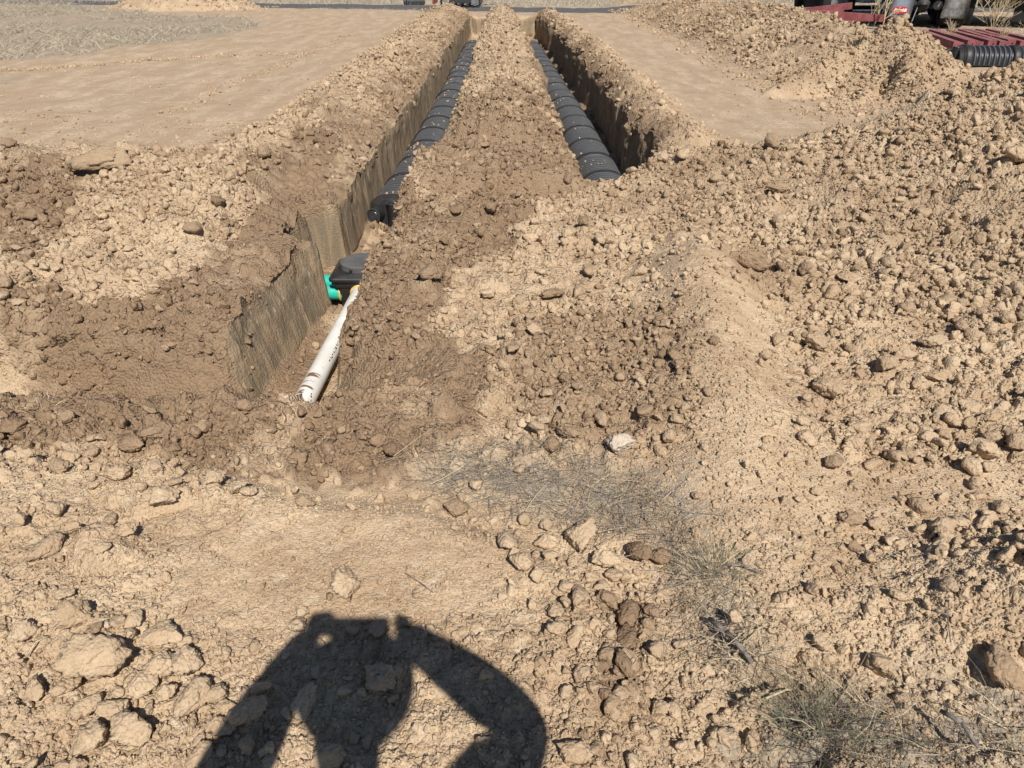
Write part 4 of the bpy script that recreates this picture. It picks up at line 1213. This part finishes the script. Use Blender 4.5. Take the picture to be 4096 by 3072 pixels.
def truck_rear():
    # local: x lateral (right +), y forward (away from the viewer), origin under the middle of the rear
    t = empty('truck', (11.28, 22.5, 0), math.atan2(-.33, .94)); tag(t, 'truck seen from behind with two pale mud flaps, black underneath', 'truck')
    for sx_, wm, mt in ((-1, .60, 'blue_grey'), (1, .60, 'grey_flap')):
        cx = sx_*.66
        bm = bmesh.new(); n = 8
        for i in range(n+1):
            zz = .26+.62*i/n; bow = .045*math.sin(i/n*2.2)*(1 if sx_ < 0 else .5)-.05*(1-i/n)*(sx_ < 0)
            hw = wm/2*(.97 if i else .93)
            for xx in (-hw, -hw/3, hw/3, hw): bm.verts.new((cx+xx+(.05*(i/n) if sx_ < 0 else .04*(i/n)), bow, zz))
        bm.verts.ensure_lookup_table()
        for i in range(n):
            for j in range(3): bm.faces.new((bm.verts[i*4+j], bm.verts[i*4+j+1], bm.verts[i*4+j+5], bm.verts[i*4+j+4]))
        r_ = bmesh.ops.solidify(bm, geom=bm.faces[:], thickness=.012)
        fl_ = bm_obj('mud_flap', bm, M[mt], t, True)
        bm = bmesh.new(); box(bm, (cx+.03, .0, .90), (wm*1.04, .05, .07)); hg = bm_obj('flap_hanger', bm, M['white'], t, bevel=.006)
        bm = bmesh.new(); box(bm, (cx+.05, -.03, .915), (.30, .012, .06)); bm_obj('reflector', bm, M['lamp'], hg)
        if sx_ < 0:
            bm = bmesh.new(); q = bmesh.ops.create_circle(bm, cap_ends=True, segments=48, radius=1.0)
            r2 = bmesh.ops.extrude_face_region(bm, geom=bm.faces[:]); bmesh.ops.translate(bm, verts=[v for v in r2['geom'] if isinstance(v, bmesh.types.BMVert)], vec=(0, 0, 1))
            bmesh.ops.transform(bm, matrix=Matrix.Translation((cx+.0, -.062, .445)) @ Matrix.Rotation(math.pi/2, 4, 'X') @ Matrix.Diagonal((.205, .092, .006, 1)), verts=bm.verts[:])
            ov = bm_obj('logo_oval', bm, M['logo'], t)
            text_mesh('Peterbilt', .105, M['ltext'], ov, Matrix.Translation((cx+.0, -.072, .445)) @ Matrix.Rotation(math.pi/2, 4, 'X'))
    for sx_ in (-1, 1):
        for k, yy in enumerate((.62, 1.95)):
            for off in (.56, .90): wheel_parts(t, (sx_*off, yy, .52), (sx_, 0, 0), rim=off > .8)
    bm = bmesh.new(); cyl(bm, (-.5, .62, .52), (.5, .62, .52), .075, .075, 16); bm_obj('axle', bm, M['dark_steel'], t)
    bm = bmesh.new(); r_ = bmesh.ops.create_icosphere(bm, subdivisions=3, radius=.20); bmesh.ops.translate(bm, verts=r_['verts'], vec=(-.06, .58, .55)); cyl(bm, (-.06, .38, .55), (-.06, .34, .55), .10, .09, 18); bm_obj('differential', bm, M['dark_steel'], t, True)
    for cx in (-.34, .30):
        bm = bmesh.new(); cyl(bm, (cx, .34, .56), (cx, .46, .56), .115, .12, 24); bm_obj('brake_chamber', bm, M['steel'] if cx > 0 else M['dark_steel'], t)
    for cx in (-.42, .42):
        bm = bmesh.new(); box(bm, (cx, 3.2, .98), (.09, 6.3, .22)); bm_obj('frame_rail', bm, M['dark_steel'], t)
    bm = bmesh.new(); box(bm, (0, -.03, .93), (.80, .10, .12)); cm = bm_obj('rear_crossmember', bm, M['white'], t, bevel=.01)
    bm = bmesh.new(); cyl(bm, (-.30, -.10, .93), (-.30, -.08, .93), .05, .05, 20); bm_obj('tail_lamp', bm, M['lamp'], cm)
    for (a, b) in (((-.44, -.06, .95), (-.38, -.05, .80)), ((.22, -.08, .88), (.36, -.08, .83)), ((-.22, .2, .50), (-.30, .0, .16))):
        bm = bmesh.new(); cyl(bm, a, b, .013, .011, 8); bm_obj('hose', bm, M['steel'], t)
    bm = bmesh.new(); box(bm, (0, 3.2, 1.95), (2.4, 6.2, 1.6)); bm_obj('cargo_body', bm, M['white'], t, bevel=.03)
    return t
truck_rear()
def truck_side():
    t = empty('truck', (10.9, 25.9, 0), .12); tag(t, 'truck standing side-on behind the red beam stack, silver tank under it', 'truck')
    for xx in (-1.25, 2.2):
        for yy in (-.85, .85): wheel_parts(t, (xx, yy, .52), (0, -1 if yy < 0 else 1, 0), rimmat='steel')
    bm = bmesh.new(); box(bm, (.2, -.95, .74), (.01+.0, .01, .01)); bm.free()
    bm = bmesh.new(); box(bm, (-.42, -.95, .80), (.46, .42, .56)); bm_obj('step_box', bm, M['blue_grey'], t, bevel=.02)
    bm = bmesh.new(); box(bm, (-.42, -1.17, .54), (.40, .03, .03)); bm_obj('step', bm, M['steel'], t)
    for i, xx in enumerate((.12, .52)):
        bm = bmesh.new(); cyl(bm, (xx-.02, -.95, .80), (xx+.46, -.95, .80), .26, .26, 32); bm_obj('fuel_tank', bm, M['blue_grey'] if i else M['white'], t, bevel=.02)
    for yy in (-.42, .42):
        bm = bmesh.new(); box(bm, (.6, yy, .95), (5.4, .09, .24)); bm_obj('frame_rail', bm, M['dark_steel'], t)
    bm = bmesh.new(); cyl(bm, (1.22, -1.0, .30), (1.22, -1.0, 2.6), .055, .055, 16); bm_obj('exhaust_stack', bm, M['steel'], t)
    bm = bmesh.new(); box(bm, (.7, 0, .34), (2.3, .5, .10)); bm_obj('drive_guard', bm, M['dark_steel'], t)
    bm = bmesh.new(); box(bm, (.6, 0, 1.85), (5.6, 2.4, 1.5)); bm_obj('cargo_body', bm, M['white'], t, bevel=.03)
    return t
truck_side()
def trailer():
    t = empty('trailer', (14.0, 23.4, 0), -.50); tag(t, 'dark trailer at the right edge, one wheel with a pale rim behind the tumbleweed', 'trailer')
    for xx, yy in ((-.95, -.3), (-.95, .85), (.95, -.3), (.95, .85)):
        wheel_parts(t, (xx, yy, .46), (-1 if xx < 0 else 1, 0, 0), R=.47, rimmat='white')
    bm = bmesh.new(); box(bm, (0, 1.2, 1.30), (2.4, 4.5, .85)); bm_obj('deck', bm, M['dark_steel'], t, bevel=.02)
    bm = bmesh.new(); box(bm, (0, .3, .62), (1.5, 1.6, .30)); bm_obj('suspension', bm, M['dark_steel'], t)
    bm = bmesh.new(); box(bm, (.55, -1.0, .80), (.8, .06, .10)); bm_obj('bumper', bm, M['steel'], t)
    bm = bmesh.new(); box(bm, (0.6, -.75, .42), (.9, .10, .50)); bm_obj('mud_flap', bm, M['tyre'], t)
    return t
trailer()

def excavator():
    t = empty('tracked_machine', (-1.98, 32.75, 0), -.04); tag(t, 'small tracked digger on the road beyond the trenches, only its tracks in view', 'digger')
    def loop(R, L, yy, w, off=0):
        P = []
        for i in range(13): a = math.pi/2+math.pi*i/12; P.append((-L/2+R*math.cos(a), R+R*math.sin(a)))
        for i in range(13): a = -math.pi/2+math.pi*i/12; P.append((L/2+R*math.cos(a), R+R*math.sin(a)))
        return P
    for yy in (-.5, .5):
        bm = bmesh.new(); outer = loop(.20, 1.14, yy, .26); 
        ins = [((x)*.0+max(-1.14/2, min(1.14/2, x))+(x-max(-1.14/2, min(1.14/2, x)))*.86, .20+(z-.20)*.86) for x, z in outer]
        n = len(outer); R_ = []
        for k in range(n):
            R_.append([bm.verts.new((outer[k][0], yy-.13, outer[k][1]+.01)), bm.verts.new((outer[k][0], yy+.13, outer[k][1]+.01)), bm.verts.new((ins[k][0], yy+.13, ins[k][1]+.01)), bm.verts.new((ins[k][0], yy-.13, ins[k][1]+.01))])
        for k in range(n):
            for j in range(4): bm.faces.new((R_[k][j], R_[(k+1) % n][j], R_[(k+1) % n][(j+1) % 4], R_[k][(j+1) % 4]))
        for k in range(34):
            f_ = k/34*n; i0 = int(f_) % n; x, z = outer[i0]; box(bm, (x, yy, z+.008), (.022, .27, .022))
        tr = bm_obj('track', bm, M['tyre'], t)
        bm = bmesh.new(); box(bm, (.05, yy, .21), (1.0, .15, .13)); bm_obj('track_frame', bm, M['dark_steel'], tr, bevel=.01)
        for xx, r_ in ((-.57, .14), (.57, .14), (-.28, .055), (0, .055), (.28, .055)):
            bm = bmesh.new(); cyl(bm, (xx, yy-.12, .21 if r_ > .1 else .10), (xx, yy+.12, .21 if r_ > .1 else .10), r_, r_, 24); ring(bm, (xx, yy-.12, .21 if r_ > .1 else .10), (0, 1, 0), r_*.6, .012, 20, 6)
            bm_obj('roller', bm, M['steel'] if r_ > .1 else M['dark_steel'], tr)
    bm = bmesh.new(); box(bm, (0, 0, .32), (.7, .9, .16)); bm_obj('undercarriage', bm, M['dark_steel'], t)
    bm = bmesh.new(); box(bm, (0, 0, .74), (1.2, 1.0, .55)); bm_obj('house', bm, M['orange'], t, bevel=.06)
    bm = bmesh.new(); box(bm, (-.1, -.1, 1.5), (.8, .75, .95)); bm_obj('cab', bm, M['dark_steel'], t, bevel=.05)
    bm = bmesh.new(); box(bm, (-1.05, 0, .28), (.06, 1.25, .30)); bm_obj('blade', bm, M['orange'], t, bevel=.01)
    bm = bmesh.new(); cyl(bm, (.6, .2, .9), (1.5, .2, 2.0), .10, .08, 8); cyl(bm, (1.5, .2, 2.0), (2.1, .2, .9), .08, .06, 8); bm_obj('boom', bm, M['orange'], t)
excavator()

# ------------------------------------------------------------------ dry plants
def strand_mesh(name, root, d0, length, width, bend, mat, seg=4):
    """ribbons: root (n,3), start direction (n,3), bend vector (n,3) added quadratically"""
    n = len(root); t = np.linspace(0, 1, seg)
    P = root[:, None, :]+d0[:, None, :]*(length[:, None, None]*t[None, :, None])+bend[:, None, :]*(t[None, :, None]**2)*length[:, None, None]
    side = np.cross(d0, rng.normal(size=(n, 3))); side /= np.linalg.norm(side, axis=1)[:, None]+1e-9
    w = width[:, None, None]*(1-.8*t[None, :, None])*.5
    A = P+side[:, None, :]*w; Bq = P-side[:, None, :]*w
    V = np.stack([A, Bq], 2).reshape(-1, 3)
    b = (np.arange(n)*seg*2)[:, None]+np.arange(seg-1)[None, :]*2
    F = np.stack([b, b+1, b+3, b+2], -1).reshape(-1, 4)
    me = fast_mesh(name, V, F, False); me.materials.append(mat)
    a = me.attributes.new('shade', 'FLOAT', 'POINT'); a.data.foreach_set('value', np.repeat(rng.random(n), seg*2).astype(np.float32))
    return me
def strand_mat(name, lo, hi):
    m, nd, lk, bs = newmat(name); a = nd.new('ShaderNodeAttribute'); a.attribute_name = 'shade'
    lk.new(mix(nd, lk, a.outputs['Fac'], lo+(1,), hi+(1,)), bs.inputs['Base Color']); bs.inputs['Roughness'].default_value = .8; bs.inputs['Specular IOR Level'].default_value = .2
    return m
SM = {'dark': strand_mat('dark_stem', (.045, .04, .037), (.26, .225, .175)), 'mat': strand_mat('dry_stem_mat', (.10, .09, .08), (.36, .31, .24)), 'pale': strand_mat('pale_straw', (.36, .29, .19), (.62, .53, .37)), 'field': strand_mat('field_grass', (.24, .21, .165), (.54, .47, .36)), 'green': strand_mat('grey_green', (.10, .115, .06), (.22, .24, .14))}
def unit(v): return v/np.linalg.norm(v, axis=1)[:, None]
def surf_z(x, y): return surface(x, y)[0]
def grass(name, P, dens, lmin, lmax, up, width, mat, label, clump=0., zoff=0., kind='stuff', jitter=.05):
    mn = P.min(0); mx = P.max(0); n = int((mx-mn).prod()*dens); x = rng.uniform(mn[0], mx[0], n); y = rng.uniform(mn[1], mx[1], n)
    k = (sdf(P, x, y)+.15*fbm(x, y, 501, 3, 3)) > 0
    if clump: k &= fbm(x, y, 511, clump, 3) > rng.normal(-.02, .14, n)
    x, y = x[k], y[k]; n = len(x); z = surf_z(x, y)
    a = rng.uniform(0, 6.283, n); u = np.clip(rng.normal(up, .25, n), .02, 2.5)
    d = unit(np.stack([np.cos(a), np.sin(a), u], 1)); L = rng.uniform(lmin, lmax, n)
    bend = np.stack([rng.normal(0, .35, n), rng.normal(0, .35, n), -rng.uniform(.0, .5, n)*u/(1+u)], 1)
    me = strand_mesh(name, np.stack([x, y, z+zoff], 1), d, L, np.full(n, width), bend, mat)
    return tag(link(name, me), label, 'grass', None, kind)
G1, G2, G3, GF = LITTER[0][0], LITTER[1][0], LITTER[2][0], LITTER[3][0]
grass('dry_grass', G1, 4200, .04, .14, .02, .0022, SM['mat'], 'matted grey dry grass patch in the middle of the foreground', 2.2, .012)
grass('dry_grass', G1, 260, .05, .16, .35, .0024, SM['pale'], 'pale straws scattered over the middle grass patch', 2.2, .012)
grass('dry_grass', G2, 3300, .05, .18, .10, .0022, SM['mat'], 'strip of grey twiggy litter running toward the bottom right', 3.0, .012)
grass('dry_grass', G2, 420, .06, .2, .3, .0024, SM['pale'], 'pale straws in the twiggy strip', 3.0, .012)
grass('dry_grass', G3, 19000, .05, .22, .34, .0020, SM['dark'], 'tangle of fine dry brush in the bottom right corner', 1.6, .01)
grass('dry_grass', G3, 900, .06, .22, .8, .0020, SM['pale'], 'pale stems in the corner brush', 2.0, .01)
grass('dry_grass', G3, 400, .04, .14, .9, .0020, SM['green'], 'faint green shoots in the corner brush', 3.0, .01)
FB = GF
grass('dry_grass', GF, 170, .08, .26, .7, .010, SM['field'], 'sparse grey dry grass at the far left of the graded ground', .55, 0)
FP = np.array([[-32, 38.2], [-20, 35.3], [-10, 34.4], [-1, 33.2], [3, 32.6], [30, 33.5], [30, 42], [-32, 44]], float)
grass('dry_grass', FP, 26, .15, .42, 1.2, .014, SM['field'], 'dry grass field beyond the road', 0, 0)
VP = np.array([[8.2, 17.6], [11, 15.8], [15, 17], [17, 23], [12.6, 22.0], [9.6, 20.6]], float)
grass('dry_grass', VP, 60, .08, .30, .9, .009, SM['pale'], 'dry grass growing round the red beams', .9, 0)
VERG = np.array([[-8, 31.3], [-3.4, 30.6], [-2.5, 30.0], [-5, 30.2], [-8, 30.9]], float)
grass('dry_grass', VERG, 120, .06, .2, .6, .010, SM['field'], 'tufts of dry grass on the near verge of the road', 0, 0)

def tuft(px, py, r, n, L, mat, label, up=.9, name='grass_tuft'):
    p, t = hit(px, py); x = p[0]+rng.normal(0, r, n); y = p[1]+rng.normal(0, r, n); z = surf_z(x, y)
    dv = np.stack([x-p[0], y-p[1], np.full(n, .0)], 1)/(r+1e-6); d = unit(dv*.5+rng.normal(0, .25, (n, 3))+np.array([0, 0, up]))
    me = strand_mesh(name, np.stack([x, y, z-.003], 1), d, rng.uniform(.4, 1, n)*L, np.full(n, max(.0018, .0007*t)), np.stack([rng.normal(0, .3, n), rng.normal(0, .3, n), -rng.uniform(.1, .6, n)], 1), mat)
    return tag(link(name, me), label, 'grass tuft', 'dry grass tufts')
tuft(1718, 945, .035, 90, .12, SM['pale'], 'pale wiry tuft on the damp bank right of the end caps')
tuft(1710, 1095, .03, 40, .07, SM['pale'], 'small flattened tuft right of the distribution box')
tuft(2850, 2280, .045, 170, .15, SM['pale'], 'splayed straw tuft beside the tan tongue of fines')
tuft(2880, 2310, .05, 120, .13, SM['green'], 'grey green tuft next to the splayed straw tuft')
tuft(3250, 1450, .02, 24, .08, SM['green'], 'few thin blades beside the long rock on the heap')
tuft(1310, 395, .02, 9, .30, SM['pale'], 'pale straws sticking up on the left trench bank')
tuft(3740, 960, .03, 30, .07, SM['green'], 'grey green sprig among the clods of the right heap')
tuft(1850, 1320, .04, 50, .10, SM['mat'], 'dark root tuft in the damp bank right of the white pipe')
tuft(160, 1640, .04, 40, .10, SM['pale'], 'pale tuft at the left end of the cross trench floor')
tuft(3000, 2640, .05, 60, .22, SM['pale'], 'flattened bundle of straw near the dark stick', .15)
tuft(3040, 2730, .03, 50, .20, SM['pale'], 'pale broken reeds above the corner brush', .1)
tuft(3250, 2950, .06, 160, .20, SM['green'], 'dark green grey tuft at the left end of the corner brush', 1.0)
tuft(2960, 2140, .02, 12, .2, SM['pale'], 'two straws crossing above the splayed tuft', .1)

def sticks(name, pts, r0, r1, mat, label, cat='stick', group=None):
    bm = bmesh.new()
    for i in range(len(pts)-1):
        n = len(pts)-1; cyl(bm, pts[i], pts[i+1], r0+(r1-r0)*i/n, r0+(r1-r0)*(i+1)/n, 7)
    return tag(bm_obj(name, bm, mat, None, True), label, cat, group)
def on(px, py, dz=.012):
    p, t = hit(px, py); return (p[0], p[1], float(surf_z(np.array([p[0]]), np.array([p[1]]))[0])+dz)
sticks('stick', [on(2830, 2520, .03), on(2890, 2600, .035), on(2960, 2690, .03), on(2990, 2720, .02)], .008, .006, M['twig'], 'thick grey dead stalk lying across the twiggy strip')
sticks('stick', [on(2895, 2278, .02), on(2965, 2286, .03), on(3035, 2298, .02)], .004, .005, M['twig'], 'short grey stick on the smooth fines right of the straw tuft')
sticks('stick', [on(3040, 2880, .03), on(3120, 2850, .04), on(3170, 2800, .03)], .003, .002, M['straw'], 'thin pale stem near the bottom right brush')
sticks('stick', [on(115, 2650, .02), on(165, 2615, .03), on(212, 2590, .02)], .0025, .0015, M['straw'], 'single pale straw beside the broad slab, lower left')
sticks('stick', [on(3730, 2920, .08), on(3800, 2990, .10), on(3880, 3060, .08)], .006, .005, M['twig'], 'dark stick leaning in the corner brush')
sticks('stick', [on(1620, 2300, .01), on(1680, 2340, .016), on(1735, 2378, .01)], .0012, .001, M['twig'], 'thin dark twig on the pale fines above the shadow')
sticks('stick', [on(3700, 2500, .03), on(3760, 2530, .04), on(3790, 2600, .02)], .002, .002, M['twig'], 'small forked twig on the low mound, bottom right')
sticks('stick', [on(3050, 2570, .02), on(3010, 2590, .02), on(2930, 2680, .03)], .002, .002, M['straw'], 'bent reed stem beside the thick dead stalk')

def bush(name, base_, h, n, spread, r, mat, label, cat='weed', seed=1, group=None):
    q = random.Random(seed); bm = bmesh.new()
    def branch(p, d, L, r_, depth):
        k = 3; pts = [Vector(p)]
        for i in range(k):
            d = (d+Vector((q.gauss(0, .10), q.gauss(0, .10), q.gauss(.03, .06)))).normalized(); pts.append(pts[-1]+d*L/k)
        for i in range(k):
            a = pts[i]; b = pts[i+1]; cyl(bm, a, b, r_*(1-.25*i/k), r_*(1-.25*(i+1)/k), 4, False)
            if depth > 0:
                for s_ in range(2):
                    dd = (d+Vector((q.gauss(0, .55), q.gauss(0, .55), q.gauss(.1, .3)))).normalized(); branch(b, dd, L*q.uniform(.35, .55), r_*.6, depth-1)
    for i in range(n):
        a = q.uniform(0, 6.28); s_ = q.uniform(0, spread); branch(Vector(base_)+Vector((q.gauss(0, .03), q.gauss(0, .03), 0)), Vector((math.cos(a)*s_, math.sin(a)*s_, 1)).normalized(), h*q.uniform(.6, 1), r, 2)
    return tag(bm_obj(name, bm, mat, None, False), label, cat, group)
bush('dry_weed', (12.55, 21.35, 0), .95, 7, .75, .010, M['straw'], 'bushy tan tumbleweed in front of the trailer wheels', seed=4)
for i, (px, pz, hh, rr) in enumerate(((3530, 22.3, 1.1, .018), (3500, 22.5, .75, .012), (3555, 22.4, .5, .010), (3468, 22.6, .8, .010))):
    xx = (px-2048)/FPX*pz*.9
    bush('dry_stalk', (xx, pz, 0), hh, 1, .10+.12*i, rr, M['straw'], ['thick tan dead stalk standing left of the lettered flap', 'thinner dead stalk beside the thick one', 'short broken stalk right of the thick one', 'leaning stalk in front of the silver tank'][i], 'stalk', 20+i, 'dead stalks by the truck')
for i, (xx, yy_) in enumerate(((10.6, 17.6), (9.9, 18.4), (11.2, 17.2), (12.0, 19.0), (13.4, 20.6), (11.9, 16.6))):
    bush('dry_weed', (xx, yy_, 0), .38, 4, .4, .006, M['straw'], 'thin pale weed ' + ['between the third and fourth red beams', 'at the far end of the red beam row', 'over the right end of the red beam row', 'behind the right end of the beam row', 'by the trailer at the right edge', 'at the right edge in front of the beams'][i], seed=40+i, group='weeds round the red beams')

# ------------------------------------------------------------------ the photographer, standing behind the camera and casting the shadow
def skin_body(name, joints, edges, mat, parent, sub=2):
    me = bpy.data.meshes.new(name); me.from_pydata([j[0] for j in joints], [], []); me.edges.add(len(edges))
    me.edges.foreach_set('vertices', np.array(edges, np.int32).ravel()); me.update()
    o = link(name, me, parent, mat); md = o.modifiers.new('skin', 'SKIN')
    lay = me.skin_vertices[0] if len(me.skin_vertices) else None
    if lay is None:
        bm = bmesh.new(); bm.from_mesh(me); bm.verts.layers.skin.verify(); bm.to_mesh(me); bm.free(); lay = me.skin_vertices[0]
    for v, j in zip(lay.data, joints): v.radius = (j[1], j[1] if len(j) < 3 else j[2])
    lay.data[0].use_root = True
    s2 = o.modifiers.new('smooth', 'SUBSURF'); s2.levels = sub; s2.render_levels = sub
    md.use_smooth_shade = True; return o
def person():
    t = empty('person', (0, -.42, 0)); t['label'] = 'person in work clothes and a sun hat holding up a phone with both hands'; t['category'] = 'person'; t['kind'] = 'thing'
    off = Vector((0, .42, 0))
    J = [((0, -.42, .96), .15, .12), ((0, -.41, 1.15), .145, .11), ((0, -.38, 1.32), .17, .12), ((0, -.34, 1.43), .10, .09), ((0, -.28, 1.50), .062, .062), ((-.01, -.21, 1.59), .098, .098), ((-.01, -.20, 1.70), .092, .092),
         ((.20, -.32, 1.41), .085), ((.36, .02, 1.32), .082), ((.255, .0, 1.50), .074), ((.150, -.015, 1.64), .052), ((.100, -.025, 1.70), .046),
         ((-.20, -.32, 1.41), .085), ((-.38, -.02, 1.15), .100), ((-.265, -.01, 1.42), .080), ((-.175, -.012, 1.61), .052), ((-.142, -.025, 1.69), .040),
         ((.11, -.43, .86), .10), ((.13, -.40, .48), .070), ((.14, -.42, .10), .050), ((.15, -.28, .05), .045, .035),
         ((-.11, -.43, .86), .10), ((-.13, -.40, .48), .070), ((-.14, -.42, .10), .050), ((-.15, -.28, .05), .045, .035)]
    J = [tuple([tuple(Vector(j[0])+off)]+list(j[1:])) for j in J]
    E_ = [(0, 1), (1, 2), (2, 3), (3, 4), (4, 5), (5, 6), (2, 7), (7, 8), (8, 9), (9, 10), (10, 11), (2, 12), (12, 13), (13, 14), (14, 15), (15, 16), (0, 17), (17, 18), (18, 19), (19, 20), (0, 21), (21, 22), (22, 23), (23, 24)]
    b = skin_body('body', J, E_, M['cloth'], t)
    for sx_ in (1, -1):
        x0 = .115*sx_
        for k, (dx, dz, L) in enumerate(((-.01, .034, .05), (-.02, .012, .06), (-.02, -.01, .06), (-.02, -.03, .055))):
            P_ = [((x0, -.005, 1.665+k*.0), .022), ((x0+sx_*.012, .008, 1.685+dz*.5), .0105), ((x0+sx_*(.004+dx*.5), .012, 1.685+dz), .0095), ((x0+sx_*(dx-.012), .004, 1.692+dz*1.2), .008)]
            P_ = [(tuple(Vector(p)+off), r) for p, r in P_]
            skin_body('finger', P_, [(0, 1), (1, 2), (2, 3)], M['skin'], b, 1)
        P_ = [(tuple(Vector(p)+off), r) for p, r in (((x0, -.01, 1.63), .02), ((x0-sx_*.012, -.035, 1.645), .012), ((x0-sx_*.035, -.035, 1.655), .010))]
        skin_body('thumb', P_, [(0, 1), (1, 2)], M['skin'], b, 1)
    P_ = [(tuple(Vector(p)+off), r) for p, r in (((-.142, -.025, 1.70), .022), ((-.132, -.02, 1.752), .014), ((-.100, -.022, 1.768), .012), ((-.068, -.026, 1.762), .011))]
    skin_body('finger', P_, [(0, 1), (1, 2), (2, 3)], M['skin'], b, 1)
    bm = bmesh.new(); c_ = Vector((.015, -.185, 1.725))+off
    cyl(bm, c_+Vector((0, .0, -.045)), c_+Vector((0, -.005, -.033)), .150, .146, 36); cyl(bm, c_+Vector((0, -.01, -.035)), c_+Vector((0, -.02, .055)), .108, .085, 28); bm_obj('hat', bm, M['hat'], t, True)
    bm = bmesh.new(); rot = Matrix.Rotation(-TH, 3, 'X'); box(bm, (0, 0, 0), (.165, .008, .078)); ph = bm_obj('phone', bm, M['phone'], None, bevel=.0035)
    ph.location = (.0, -.032, 1.712); ph.rotation_euler = (-TH, 0, 0); tag(ph, 'dark phone held sideways in both hands of the photographer', 'phone')
    bm = bmesh.new(); box(bm, (.0, .006, .0), (.03, .005, .03)); bm_obj('camera_bump', bm, M['phone'], ph, bevel=.002)
person()
